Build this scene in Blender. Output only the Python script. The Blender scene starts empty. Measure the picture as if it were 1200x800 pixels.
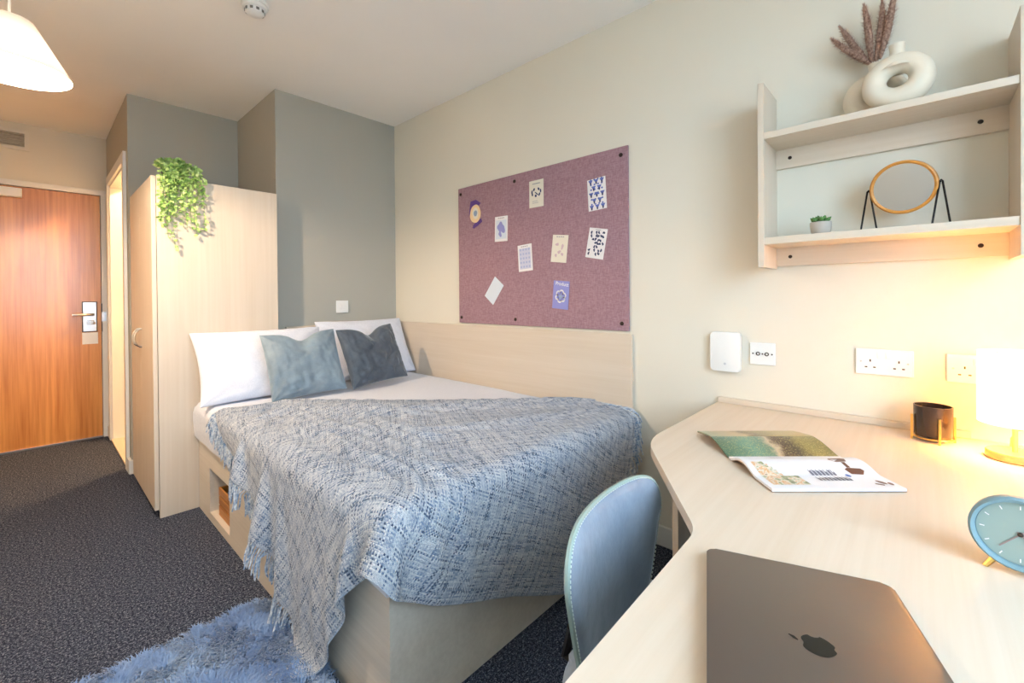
import bpy, bmesh, math, random
import numpy as np
from mathutils import Vector, Matrix, noise

random.seed(7)
rng = np.random.default_rng(7)
scene = bpy.context.scene
COL = scene.collection
PI = math.pi

# ------------------------------------------------------------------ camera
H = 1.13
FPX, YAW, PITCH, ROLL, CY = 515.743, 0.827219, -0.0060609, -0.0080953, 350.589
def cam_axes():
    F = Vector((math.sin(YAW)*math.cos(PITCH), math.cos(YAW)*math.cos(PITCH), math.sin(PITCH)))
    r = Vector((math.cos(YAW), -math.sin(YAW), 0)); u = r.cross(F)
    return r*math.cos(ROLL)+u*math.sin(ROLL), -r*math.sin(ROLL)+u*math.cos(ROLL), F
cd = bpy.data.cameras.new('camera'); cam = bpy.data.objects.new('camera', cd); COL.objects.link(cam)
r_, u_, f_ = cam_axes()
M = Matrix((r_, u_, -f_)).transposed().to_4x4(); M.translation = (0, 0, H)
cam.matrix_world = M
cd.sensor_width = 36; cd.lens = 36*FPX/1200; cd.clip_start = 0.02
cd.shift_y = -(400-CY)/1200
scene.camera = cam

# ------------------------------------------------------------------ view + world
vs = scene.view_settings
vs.view_transform = 'Standard'; vs.look = 'None'; vs.gamma = 1; vs.use_curve_mapping = False
vs.exposure = 0.93
world = bpy.data.worlds.new('world'); scene.world = world; world.use_nodes = True
bg = world.node_tree.nodes['Background']
bg.inputs[0].default_value = (0.58, 0.79, 1.0, 1); bg.inputs[1].default_value = 7.2

# daylight portal in the window behind the camera
WX0, WX1, WZ0, WZ1, WALLY = -0.56, 1.00, 0.80, 2.30, -1.00
ld = bpy.data.lights.new('window_back_offscreen', 'AREA'); ld.shape = 'RECTANGLE'
ld.size = WX1-WX0; ld.size_y = WZ1-WZ0
lo = bpy.data.objects.new('window_back_offscreen', ld); COL.objects.link(lo)
lo.location = ((WX0+WX1)/2, WALLY-0.14, (WZ0+WZ1)/2); lo.rotation_euler = (PI/2, 0, 0)
ld.cycles.is_portal = True

# ------------------------------------------------------------------ helpers
def lin(c):
    return tuple(((v/255)/12.92 if v/255 <= 0.04045 else ((v/255+0.055)/1.055)**2.4) for v in c)
def C(r, g, b): return lin((r, g, b)) + (1,)

class NT:
    def __init__(s, name):
        s.m = bpy.data.materials.new(name); s.m.use_nodes = True
        s.t = s.m.node_tree; s.b = s.t.nodes['Principled BSDF']; s.out = s.t.nodes['Material Output']
    def n(s, typ, **kw):
        nd = s.t.nodes.new(typ)
        for k, v in kw.items():
            if k.startswith('i_'): nd.inputs[k[2:].replace('_', ' ')].default_value = v
            else: setattr(nd, k, v)
        return nd
    def l(s, a, b): s.t.links.new(a, b)
    def coords(s, scale=(1, 1, 1), kind='Object', rot=(0, 0, 0)):
        tc = s.n('ShaderNodeTexCoord'); mp = s.n('ShaderNodeMapping')
        mp.inputs['Scale'].default_value = scale; mp.inputs['Rotation'].default_value = rot
        s.l(tc.outputs[kind], mp.inputs['Vector']); return mp.outputs[0]
    def noise(s, vec, scale, detail=3, rough=0.5):
        nd = s.n('ShaderNodeTexNoise'); nd.inputs['Scale'].default_value = scale
        nd.inputs['Detail'].default_value = detail; nd.inputs['Roughness'].default_value = rough
        s.l(vec, nd.inputs['Vector']); return nd.outputs['Fac']
    def ramp(s, fac, stops):
        nd = s.n('ShaderNodeValToRGB'); cr = nd.color_ramp
        while len(cr.elements) < len(stops): cr.elements.new(0.5)
        for e, (p, c) in zip(cr.elements, stops): e.position = p; e.color = c
        s.l(fac, nd.inputs[0]); return nd.outputs[0]
    def mix(s, fac, a, b, mode='MIX'):
        nd = s.n('ShaderNodeMix', data_type='RGBA', blend_type=mode)
        for sock, v in ((nd.inputs[0], fac), (nd.inputs[6], a), (nd.inputs[7], b)):
            if isinstance(v, (int, float)): sock.default_value = v
            elif isinstance(v, tuple): sock.default_value = v
            else: s.l(v, sock)
        return nd.outputs[2]
    def math(s, op, a, b=0.0):
        nd = s.n('ShaderNodeMath', operation=op)
        for sock, v in ((nd.inputs[0], a), (nd.inputs[1], b)):
            if isinstance(v, (int, float)): sock.default_value = v
            else: s.l(v, sock)
        return nd.outputs[0]
    def bump(s, h, strength=0.2, dist=0.002):
        nd = s.n('ShaderNodeBump'); nd.inputs['Strength'].default_value = strength
        nd.inputs['Distance'].default_value = dist
        s.l(h, nd.inputs['Height']); s.l(nd.outputs[0], s.b.inputs['Normal'])

def plain(name, col, rough=0.5, metal=0.0, **kw):
    t = NT(name); t.b.inputs['Base Color'].default_value = col
    t.b.inputs['Roughness'].default_value = rough; t.b.inputs['Metallic'].default_value = metal
    for k, v in kw.items(): t.b.inputs[k.replace('_', ' ')].default_value = v
    return t.m
def paint(name, col, rough=0.85):
    t = NT(name); v = t.coords()
    n1 = t.noise(v, 1.3, 2); d = tuple(c*0.95 for c in col[:3])+(1,)
    t.l(t.ramp(n1, [(0.3, d), (0.7, col)]), t.b.inputs['Base Color'])
    t.b.inputs['Roughness'].default_value = rough
    t.bump(t.noise(v, 260, 2), 0.08, 0.001); return t.m
def wood(name, light, dark, axis='z', rough=0.42, fine=70, stripe=0.5):
    t = NT(name); k = fine; lo_ = 1.6
    sc = {'x': (lo_, k, k), 'y': (k, lo_, k), 'z': (k, k, lo_)}[axis]
    v = t.coords(sc); sc2 = {'x': (.6, 9, 9), 'y': (9, .6, 9), 'z': (9, 9, .6)}[axis]
    v2 = t.coords(sc2)
    a = t.noise(v, 1.0, 4, 0.6); b = t.noise(v2, 1.0, 3, 0.55)
    f = t.math('ADD', t.math('MULTIPLY', a, stripe), t.math('MULTIPLY', b, 1-stripe))
    t.l(t.ramp(f, [(0.36, dark), (0.62, light)]), t.b.inputs['Base Color'])
    t.b.inputs['Roughness'].default_value = rough
    t.bump(a, 0.05, 0.0006); return t.m

M_ = {}
MAPLE_L, MAPLE_D = C(222, 207, 189), C(215, 198, 177)
M_['maple_x'] = wood('maple_grain_x', MAPLE_L, MAPLE_D, 'x')
M_['maple_y'] = wood('maple_grain_y', MAPLE_L, MAPLE_D, 'y')
M_['maple_z'] = wood('maple_grain_z', MAPLE_L, MAPLE_D, 'z')
M_['bed_wood'] = wood('bed_laminate', C(224, 212, 196), C(210, 197, 180), 'y')
M_['oak'] = wood('oak_veneer', C(222, 156, 84), C(182, 112, 50), 'z', 0.30, 55, 0.6)
_b = M_['oak'].node_tree.nodes['Principled BSDF']; _b.inputs['Coat Weight'].default_value = .7; _b.inputs['Coat Roughness'].default_value = .22
M_['cream'] = paint('cream_wall_paint', C(231, 224, 208))
M_['grey'] = paint('grey_wall_paint', C(178, 176, 166))
M_['ceil'] = paint('ceiling_paint', C(250, 248, 244), 0.9)
M_['white_gloss'] = plain('white_gloss_paint', C(236, 234, 228), 0.35)
M_['white_plastic'] = plain('white_plastic', C(238, 238, 236), 0.3)
M_['black'] = plain('black_plastic', C(24, 22, 22), 0.4)
M_['black_metal'] = plain('black_metal', C(30, 24, 22), 0.35, 0.6)
M_['steel'] = plain('brushed_steel', C(205, 205, 205), 0.28, 1.0)
M_['chrome'] = plain('chrome', C(225, 225, 225), 0.12, 1.0)
M_['brass'] = plain('brass', C(222, 178, 98), 0.3, 0.9)
M_['screw'] = plain('dark_screw', C(50, 34, 26), 0.5, 0.3)
M_['slot'] = plain('socket_slot', C(60, 44, 30), 0.6)
M_['cable'] = plain('cable', C(120, 105, 70), 0.5)

def carpet_mat():
    t = NT('carpet'); v = t.coords()
    a = t.noise(v, 230, 2, 0.6); b = t.noise(v, 110, 2, 0.5)
    f = t.math('ADD', t.math('MULTIPLY', a, 0.65), t.math('MULTIPLY', b, 0.35))
    t.l(t.ramp(f, [(0.38, C(24, 29, 42)), (0.50, C(52, 59, 76)), (0.59, C(112, 118, 132)), (0.68, C(168, 170, 176))]), t.b.inputs['Base Color'])
    t.b.inputs['Roughness'].default_value = 1; t.b.inputs['Specular IOR Level'].default_value = 0.1
    t.bump(f, 0.9, 0.006); return t.m
M_['carpet'] = carpet_mat()
def fabric(name, ca, cb, scale=300, rough=0.95, sheen=0.0, bump=0.4, tint=(1, 1, 1, 1)):
    t = NT(name); v = t.coords((1, 1, 1)); v2 = t.coords((scale*.18, scale, scale)); v3 = t.coords((scale, scale*.18, scale*.18))
    a = t.noise(v2, 1, 2); b = t.noise(v3, 1, 2)
    f = t.math('MULTIPLY', t.math('ADD', a, b), 0.5)
    t.l(t.ramp(f, [(0.4, ca), (0.6, cb)]), t.b.inputs['Base Color'])
    t.b.inputs['Roughness'].default_value = rough; t.b.inputs['Sheen Weight'].default_value = sheen
    t.b.inputs['Sheen Tint'].default_value = tint; t.b.inputs['Specular IOR Level'].default_value = 0.25
    t.bump(f, bump, 0.001); return t.m
M_['pinboard'] = fabric('pinboard_felt', C(152, 118, 128), C(172, 138, 146), 260)
M_['linen'] = fabric('white_linen', C(216, 219, 230), C(228, 230, 240), 500, 0.9, 0.1, 0.1)
def velvet(name, ca, cb):
    t = NT(name); v = t.coords()
    a = t.noise(v, 9, 4, 0.6)
    t.l(t.ramp(a, [(0.35, ca), (0.65, cb)]), t.b.inputs['Base Color'])
    t.b.inputs['Roughness'].default_value = 0.42; t.b.inputs['Sheen Weight'].default_value = 0.9
    t.b.inputs['Sheen Roughness'].default_value = 0.35; t.b.inputs['Sheen Tint'].default_value = (0.75, 0.85, 0.95, 1)
    t.b.inputs['Specular IOR Level'].default_value = 0.3
    t.bump(t.noise(v, 26, 4), 0.35, 0.006); return t.m
M_['cushion_light'] = velvet('velvet_cushion_light', C(116, 132, 144), C(140, 156, 166))
M_['cushion_dark'] = velvet('velvet_cushion_dark', C(70, 78, 88), C(92, 100, 110))
M_['chair_velvet'] = velvet('chair_velvet', C(128, 142, 160), C(148, 160, 176))

# ------------------------------------------------------------------ mesh helpers
def box(bm, x0, x1, y0, y1, z0, z1, bev=0.0, seg=2):
    t = bmesh.new() if bev else bm
    vs_ = [t.verts.new(p) for p in ((x0,y0,z0),(x1,y0,z0),(x1,y1,z0),(x0,y1,z0),(x0,y0,z1),(x1,y0,z1),(x1,y1,z1),(x0,y1,z1))]
    for f in ((0,3,2,1),(4,5,6,7),(0,1,5,4),(1,2,6,5),(2,3,7,6),(3,0,4,7)): t.faces.new([vs_[i] for i in f])
    if bev:
        bmesh.ops.bevel(t, geom=t.edges[:], offset=bev, segments=seg, affect='EDGES', profile=0.5)
        merge(bm, t)
    return bm
def merge(bm, t):
    t.verts.index_update(); mp = [bm.verts.new(v.co) for v in t.verts]
    for f in t.faces:
        try: bm.faces.new([mp[v.index] for v in f.verts])
        except ValueError: pass
    t.free()
def tube(bm, pts, r, n=8, caps=True):
    pts = [Vector(p) for p in pts]; N = len(pts)
    rs = r if isinstance(r, (list, tuple)) else [r]*N
    prev = None; rings = []
    for i, p in enumerate(pts):
        d = (pts[min(i+1, N-1)]-pts[max(i-1, 0)]).normalized()
        if prev is None:
            a = Vector((0, 0, 1)) if abs(d.z) < 0.9 else Vector((1, 0, 0))
            s = d.cross(a).normalized()
        else:
            s = (prev-d*prev.dot(d)).normalized()
        prev = s; t = d.cross(s)
        rings.append([bm.verts.new(p+(s*math.cos(2*PI*k/n)+t*math.sin(2*PI*k/n))*rs[i]) for k in range(n)])
    for i in range(N-1):
        for k in range(n):
            bm.faces.new((rings[i][k], rings[i][(k+1)%n], rings[i+1][(k+1)%n], rings[i+1][k]))
    if caps:
        bm.faces.new(rings[0][::-1]); bm.faces.new(rings[-1])
    return bm
def lathe(bm, prof, n=32, c=(0, 0, 0)):
    rings = []
    for r, z in prof:
        if r < 1e-6: rings.append([bm.verts.new((c[0], c[1], c[2]+z))])
        else: rings.append([bm.verts.new((c[0]+r*math.cos(2*PI*k/n), c[1]+r*math.sin(2*PI*k/n), c[2]+z)) for k in range(n)])
    for a, b in zip(rings, rings[1:]):
        for k in range(n):
            q = [a[k % len(a)], a[(k+1) % len(a)], b[(k+1) % len(b)], b[k % len(b)]]
            q = list(dict.fromkeys(q))
            if len(q) > 2: bm.faces.new(q)
    return bm
def prism(bm, poly, z0, z1, bev=0.0, seg=2):
    t = bmesh.new() if bev else bm
    a = [t.verts.new((x, y, z0)) for x, y in poly]; b = [t.verts.new((x, y, z1)) for x, y in poly]
    n = len(poly); lo2 = t.faces.new(a[::-1]); hi = t.faces.new(b)
    for i in range(n): t.faces.new((a[i], a[(i+1)%n], b[(i+1)%n], b[i]))
    if bev:
        es = list(set(lo2.edges[:]+hi.edges[:]))
        bmesh.ops.bevel(t, geom=es, offset=bev, segments=seg, affect='EDGES', profile=0.5); merge(bm, t)
    return bm
def flat(bm, poly, z=0.0):
    bm.faces.new([bm.verts.new((x, y, z)) for x, y in poly]); return bm
def rot2(pts, a, c=(0, 0)):
    s, k = math.sin(a), math.cos(a)
    return [(c[0]+x*k-y*s, c[1]+x*s+y*k) for x, y in pts]
def ell(cx, cy, rx, ry, n=20, a=0.0):
    return rot2([(rx*math.cos(2*PI*k/n), ry*math.sin(2*PI*k/n)) for k in range(n)], a, (cx, cy))
def rrect(x0, x1, y0, y1, r, n=5):
    out = []
    for cx, cy, a in ((x1-r, y1-r, 0), (x0+r, y1-r, PI/2), (x0+r, y0+r, PI), (x1-r, y0+r, 1.5*PI)):
        out += [(cx+r*math.cos(a+PI/2*k/n), cy+r*math.sin(a+PI/2*k/n)) for k in range(n+1)]
    return out
def obj(name, bm, mat, parent=None, smooth=False, angle=38, xf=None):
    if xf is not None: bm.transform(xf)
    me = bpy.data.meshes.new(name)
    bmesh.ops.recalc_face_normals(bm, faces=bm.faces[:]) if smooth != 'keep' else None
    bm.to_mesh(me); bm.free()
    if mat: me.materials.append(mat if not isinstance(mat, str) else M_[mat])
    if smooth:
        me.shade_smooth(); me.set_sharp_from_angle(angle=math.radians(angle))
    o = bpy.data.objects.new(name, me); COL.objects.link(o)
    if parent: o.parent = parent
    return o
def tag(o, label, cat, group=None):
    o['label'] = label; o['category'] = cat
    if group: o['group'] = group
    return o
def thing(name, label, cat, loc=(0, 0, 0), rotz=0.0, group=None, mat=None):
    o = bpy.data.objects.new(name, None); COL.objects.link(o); o.empty_display_size = 0.05
    if mat is not None: o.matrix_world = mat
    else: o.location = loc; o.rotation_euler = (0, 0, rotz)
    return tag(o, label, cat, group)
def struct(name, bm, mat, parent=None, **kw):
    o = obj(name, bm, mat, parent, **kw)
    if not parent: o['kind'] = 'structure'
    return o
def bx(*a, **kw): return box(bmesh.new(), *a, **kw)
def boxes(lst, bev=0.0):
    b = bmesh.new()
    for a in lst: box(b, *a, bev=bev)
    return b
def on_right_wall(x, y, z):      # local x runs along -Y, local y up, local z out of the wall
    m = Matrix(((0, 0, -1), (-1, 0, 0), (0, 1, 0))).to_4x4(); m.translation = (x, y, z); return m
def on_south_face(x, y, z):      # a face that looks towards -Y
    m = Matrix(((1, 0, 0), (0, 0, -1), (0, 1, 0))).to_4x4(); m.translation = (x, y, z); return m

# ------------------------------------------------------------------ room shell
CE = 2.463; WR = 1.92; WL = -0.62; YD = 4.96; XB = 0.422; YA = 3.757; XR = 1.052; YH = 3.0
struct('floor', bx(WL-.1, WR+.1, WALLY-.1, YD+.1, -0.1, 0), 'carpet')
struct('ceiling', bx(WL-.1, WR+.1, WALLY-.1, YD+.1, CE, CE+.1), 'ceil')
struct('wall_right', bx(WR, WR+.1, WALLY-.1, YD+.1, 0, CE), 'cream')
struct('wall_left', bx(WL-.1, WL, WALLY-.1, YD+.1, 0, CE), 'cream')
struct('wall_head', bx(XR, WR, YH, YA+.09, 0, CE), 'grey')
struct('wall_wardrobe', bx(XB+.09, XR, YA, YA+.09, 0, CE), 'grey')
BO0, BO1, BOZ = 3.90, 4.78, 2.05          # bathroom doorway
struct('wall_bathroom', boxes([(XB, XB+.09, YA, BO0, 0, CE), (XB, XB+.09, BO1, YD, 0, CE), (XB, XB+.09, BO0, BO1, BOZ, CE)]), 'grey')
DX0, DX1, DZ = -0.46, 0.378, 1.985       # entrance door
struct('wall_door', boxes([(WL, DX0-.02, YD, YD+.1, 0, CE), (DX1+.02, WR, YD, YD+.1, 0, CE), (DX0-.02, DX1+.02, YD, YD+.1, DZ+.02, 2.281), (DX0-.02, DX1+.02, YD, YD+.1, 2.385, CE), (DX0-.02, -.166, YD, YD+.1, 2.281, 2.385), (-.034, DX1+.02, YD, YD+.1, 2.281, 2.385)]), 'cream')
struct('wall_window', boxes([(WL, WX0, WALLY-.1, WALLY, 0, CE), (WX1, WR, WALLY-.1, WALLY, 0, CE), (WX0, WX1, WALLY-.1, WALLY, 0, WZ0), (WX0, WX1, WALLY-.1, WALLY, WZ1, CE)]), 'cream')
# window
w = bmesh.new(); t_ = 0.05
for a in ((WX0, WX0+t_, WZ0, WZ1), (WX1-t_, WX1, WZ0, WZ1), (WX0+t_, WX1-t_, WZ0, WZ0+t_), (WX0+t_, WX1-t_, WZ1-t_, WZ1), (0.19, 0.25, WZ0+t_, WZ1-t_)):
    box(w, a[0], a[1], WALLY-.08, WALLY-.03, a[2], a[3])
win = struct('window_1', w, 'white_gloss')
gt = NT('window_glass'); tr = gt.n('ShaderNodeBsdfTransparent'); gl = gt.n('ShaderNodeBsdfGlossy'); gl.inputs['Roughness'].default_value = 0.02
mx = gt.n('ShaderNodeMixShader'); mx.inputs[0].default_value = 0.06
gt.l(tr.outputs[0], mx.inputs[1]); gt.l(gl.outputs[0], mx.inputs[2]); gt.l(mx.outputs[0], gt.out.inputs[0])
for x0, x1 in ((WX0+t_, 0.19), (0.25, WX1-t_)):
    obj('pane', bx(x0, x1, WALLY-.058, WALLY-.054, WZ0+t_, WZ1-t_), gt.m, win)
obj('window_sill', bx(WX0-.03, WX1+.03, WALLY, WALLY+.05, WZ0-.03, WZ0), 'white_gloss', win)
# ground outside
struct('ground_outside', bx(-30, 30, -60, WALLY-.2, -.5, -.3), plain('outside_ground', C(178, 176, 170), 0.9))

# skirting
struct('baseboard_right', bx(WR-.015, WR, WALLY, 0.97, 0, .09, bev=.004), 'white_gloss')
struct('baseboard_left', bx(WL, WL+.015, WALLY, YD, 0, .09, bev=.004), 'white_gloss')
struct('baseboard_alcove', bx(XB-.015, XB+.16, YA-.015, YA, 0, .09, bev=.004), 'white_gloss')
struct('baseboard_bathroom', boxes([(XB-.015, XB, YA, BO0-.065, 0, .09), (XB-.015, XB, BO1+.065, YD, 0, .09)]), 'white_gloss')

# bathroom doorway
trim = struct('trim_1', boxes([(XB-.016, XB, BO0-.06, BO0+.005, 0, BOZ+.06), (XB-.016, XB, BO1-.005, BO1+.06, 0, BOZ+.06), (XB-.016, XB, BO0+.005, BO1-.005, BOZ-.005, BOZ+.06)]), 'white_gloss')
obj('door_lining', boxes([(XB, XB+.10, BO0, BO0+.02, 0, BOZ), (XB, XB+.10, BO1-.02, BO1, 0, BOZ), (XB, XB+.10, BO0+.02, BO1-.02, BOZ-.02, BOZ)]), 'white_gloss', trim)
obj('threshold', bx(XB-.01, XB+.10, BO0+.02, BO1-.02, 0, .012), 'maple_y', trim)
bcream = paint('bathroom_paint', C(231, 224, 208))
struct('wall_bathroom_inner', boxes([(XB+.09, WR, YA+.09, YA+.11, 0, CE), (WR-.02, WR, YA+.11, YD-.02, 0, CE), (XB+.09, WR, YD-.02, YD, 0, CE)]), bcream)
struct('floor_bathroom', bx(XB+.10, WR-.02, YA+.11, YD-.02, 0, .006), wood('bathroom_floor', C(214, 178, 132), C(190, 150, 104), 'y'))
d2 = struct('door_2', bx(XB+.11, XB+.87, BO1-.02, BO1+.02, .012, BOZ-.025), 'maple_z')
hb = bmesh.new(); tube(hb, [(XB+.80, BO1-.02, 1.0), (XB+.80, BO1-.065, 1.0), (XB+.69, BO1-.07, 1.0)], .009, 8)
obj('door_handle', hb, 'steel', d2, smooth=True)
hb = bmesh.new()
for z in (.25, 1.02, 1.75): box(hb, XB+.10, XB+.112, BO1-.025, BO1-.015, z, z+.1)
obj('hinge', hb, 'steel', d2)
bl = thing('ceiling_lamp', 'round white ceiling lamp inside the bathroom', 'lamp', (0.98, 4.30, CE))
obj('housing', lathe(bmesh.new(), [(0, 0), (.12, 0), (.12, -.03), (.0, -.03)], 24), 'white_plastic', bl, smooth=True)
em = NT('bathroom_lamp_diffuser'); em.b.inputs['Emission Color'].default_value = (1, .72, .42, 1); em.b.inputs['Emission Strength'].default_value = 12
obj('diffuser', lathe(bmesh.new(), [(.115, -.03), (.11, -.055), (.07, -.075), (0, -.08)], 24), em.m, bl, smooth=True)
pl = bpy.data.lights.new('bathroom_bulb_offscreen', 'SPOT'); pl.energy = 85; pl.color = (1, .62, .30); pl.spot_size = math.radians(165); pl.shadow_soft_size = .08
po = bpy.data.objects.new('bathroom_bulb_offscreen', pl); COL.objects.link(po); po.parent = bl; po.location = (0, 0, -.10)

# entrance door
dr = struct('door_1', bx(DX0, DX1, YD+.005, YD+.05, .008, DZ), 'oak')
fr = struct('trim_2', boxes([(DX0-.05, DX0-.004, YD-.016, YD+.06, 0, DZ+.045), (DX1+.004, DX1+.04, YD-.016, YD+.06, 0, DZ+.045), (DX0-.004, DX1+.004, YD-.016, YD+.06, DZ+.004, DZ+.045)]), 'white_gloss')
obj('gap_light_block', boxes([(DX0-.02, DX0+.015, YD+.052, YD+.07, 0, DZ+.03), (DX1-.015, DX1+.02, YD+.052, YD+.07, 0, DZ+.03), (DX0+.015, DX1-.015, YD+.052, YD+.07, DZ-.015, DZ+.03), (DX0+.015, DX1-.015, YD+.052, YD+.07, -.01, .02)]), 'white_gloss', fr)  # unseen strips added behind the leaf to block outside light at its gaps
obj('keeper_plate', bx(DX1+.003, DX1+.03, YD-.019, YD-.016, .955, 1.03), 'steel', fr)
obj('keeper_strip', bx(DX1-.001, DX1+.006, YD-.0175, YD-.0155, .87, 1.10), 'black', fr)
obj('threshold_strip', bx(DX0, DX1, YD-.01, YD+.004, 0, .010), 'steel', fr)
lockp = obj('lock_plate', bx(.268, .350, YD-.008, YD+.005, .875, 1.113, bev=.003), 'steel', dr)
obj('lock_plate_edge', bx(.264, .354, YD-.003, YD+.0045, .871, 1.117), 'black_metal', lockp)
hb = bmesh.new(); tube(hb, [(.325, YD-.008, 1.013), (.325, YD-.05, 1.013), (.31, YD-.06, 1.013), (.205, YD-.06, 1.013)], [.012, .011, .011, .009], 10)
obj('lever_handle', hb, 'steel', dr, smooth=True)
obj('card_reader', bx(.29, .335, YD-.014, YD-.008, .93, .965, bev=.003), 'chrome', lockp)
hb = bmesh.new(); tube(hb, [(.335, YD-.006, .945), (.335, YD-.02, .94)], .008, 8); obj('thumb_turn', hb, 'chrome', lockp, smooth=True)
obj('door_notice', bx(.264, .357, YD+.002, YD+.0045, .772, .866), 'white_plastic', dr)
cl = thing('door_closer', 'white box door closer at the top of the orange wooden door', 'door closer', (-.18, YD-.016, 1.93))
obj('closer_body', bx(-.12, .13, -.055, .0, -.032, .034, bev=.004), 'white_plastic', cl)
obj('closer_arm', bx(-.10, .0, -.035, -.020, .036, .046), 'steel', cl)
# vent
vt = thing('air_vent', 'square cream louvred air vent above the entrance door', 'vent', (-.10, YD, 2.333))
vm = plain('vent_cream', C(230, 224, 210), .5)
obj('vent_frame', boxes([(-.09, -.066, -.014, 0, -.073, .073), (.066, .09, -.014, 0, -.073, .073), (-.066, .066, -.014, 0, .052, .073), (-.066, .066, -.014, 0, -.073, -.052)]), vm, vt)
obj('vent_back', bx(-.066, .066, .094, .10, -.052, .052), vm, vt)
for k in range(7):
    b = bx(-.066, .066, -.007, .007, -.0012, .0012); b.transform(Matrix.Translation((0, -.008, -.044+k*.0147)) @ Matrix.Rotation(math.radians(40), 4, 'X'))
    obj('slat', b, vm, vt)
# smoke detector
sd = thing('smoke_detector', 'white round smoke detector on the ceiling', 'smoke detector', (.69, 2.20, CE))
obj('base', lathe(bmesh.new(), [(0, 0), (.056, 0), (.056, -.012), (.0, -.012)], 28), 'white_plastic', sd, smooth=True)
obj('body', lathe(bmesh.new(), [(.0, -.012), (.050, -.012), (.050, -.026), (.040, -.030), (.036, -.046), (.026, -.052), (0, -.053)], 28), 'white_plastic', sd, smooth=True)
for k in range(10):
    a = 2*PI*k/10; b = bx(-.006, .006, -.001, .001, -.043, -.032); b.transform(Matrix.Rotation(a, 4, 'Z') @ Matrix.Translation((0, -.0395, 0)))
    obj('grille_slot', b, plain('detector_slot', C(120, 118, 112), .6) if k == 0 else bpy.data.materials['detector_slot'], sd)

# ------------------------------------------------------------------ pendant lamp
pd = thing('pendant_lamp', 'white cone shade pendant lamp hanging on a cord from the ceiling', 'pendant lamp', (-.045, 2.23, 1.90))
def shade_cloth(name, col, through):     # diffuse cloth that lets a share of the bulb's light through
    t = NT(name); t.b.inputs['Base Color'].default_value = col; t.b.inputs['Roughness'].default_value = .85
    tl_ = t.n('ShaderNodeBsdfTranslucent'); tl_.inputs['Color'].default_value = col
    mx_ = t.n('ShaderNodeMixShader'); mx_.inputs[0].default_value = through
    t.l(t.b.outputs[0], mx_.inputs[1]); t.l(tl_.outputs[0], mx_.inputs[2]); t.l(mx_.outputs[0], t.out.inputs[0]); return t.m
sm_m = shade_cloth('pendant_shade', C(242, 228, 214), .02)
obj('shade', lathe(bmesh.new(), [(.054, .170), (.058, .170), (.150, 0)], 48), sm_m, pd, smooth=True)
obj('shade_rim', lathe(bmesh.new(), [(.150, .001), (.151, -.001), (.148, -.001), (.149, .001), (.150, .001)], 48), 'white_plastic', pd, smooth=True)
cb = bmesh.new(); tube(cb, [(0, 0, .16), (0, 0, CE-1.90)], .0035, 8); obj('cord', cb, 'white_plastic', pd, smooth=True)
obj('ceiling_rose', lathe(bmesh.new(), [(0, CE-1.90), (.04, CE-1.90), (.036, CE-1.90-.02), (.006, CE-1.90-.03), (0, CE-1.90-.03)], 20), 'white_plastic', pd, smooth=True)
cb = bmesh.new(); lathe(cb, [(0, .168), (.019, .168), (.019, .10), (0, .10)], 16); obj('bulb_holder', cb, 'white_plastic', pd, smooth=True)
eb = NT('warm_bulb'); eb.b.inputs['Emission Color'].default_value = (1, .75, .45, 1); eb.b.inputs['Emission Strength'].default_value = 25
cb = bmesh.new(); bmesh.ops.create_uvsphere(cb, u_segments=16, v_segments=10, radius=.028); cb.transform(Matrix.Translation((0, 0, .076)))
obj('bulb', cb, eb.m, pd, smooth=True)
cb = bmesh.new()
lathe(cb, [(.024, .170), (.024, .164), (.019, .164), (.019, .170), (.024, .170)], 20)
for k in range(3):
    a = 2*PI*k/3; tube(cb, [(.02*math.cos(a), .02*math.sin(a), .167), (.055*math.cos(a), .055*math.sin(a), .165)], .0018, 6)
obj('gimbal_ring', cb, 'white_plastic', pd, smooth=True)
pl = bpy.data.lights.new('pendant_bulb', 'POINT'); pl.energy = 43; pl.color = (1, .79, .58); pl.shadow_soft_size = .03
po = bpy.data.objects.new('pendant_bulb', pl); COL.objects.link(po); po.parent = pd; po.location = (0, 0, .035)

# ------------------------------------------------------------------ wardrobe
WY0, WY1, WDX, WZ = 2.875, 3.60, 0.432, 1.768
wd = thing('wardrobe', 'tall pale maple wardrobe with two doors beside the bed', 'wardrobe', (WDX, WY0, 0))
D = 1.012-WDX; LY = WY1-WY0
obj('side_panel', bx(0, D, 0, .018, 0, WZ, bev=.001), 'maple_z', wd)
obj('side_panel', bx(0, D, LY-.018, LY, 0, WZ, bev=.001), 'maple_z', wd)
obj('top_panel', bx(0, D, .018, LY-.018, WZ-.018, WZ), 'maple_y', wd)
obj('back_panel', bx(D-.006, D, .018, LY-.018, .07, WZ-.018), 'maple_z', wd)
obj('base_panel', bx(0.02, D-.006, .018, LY-.018, .07, .088), 'maple_y', wd)
obj('plinth', bx(.012, .03, .018, LY-.018, 0, .07), 'bed_wood', wd)
half = (LY-.002)/2
for k in range(2):
    y0 = .001 + k*half
    dd = obj('door', bx(-.021, -.002, y0+.0015, y0+half-.0015, .045, WZ-.002, bev=.0015), 'maple_z', wd)
    yh = half-.028 if k == 0 else half+.032
    hb = bmesh.new(); tube(hb, [(-.021-.032*math.sin(a), yh, .915-.05*math.cos(a)) for a in np.linspace(0, PI, 13)], .0055, 8)
    obj('handle', hb, 'chrome', dd, smooth=True)

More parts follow.
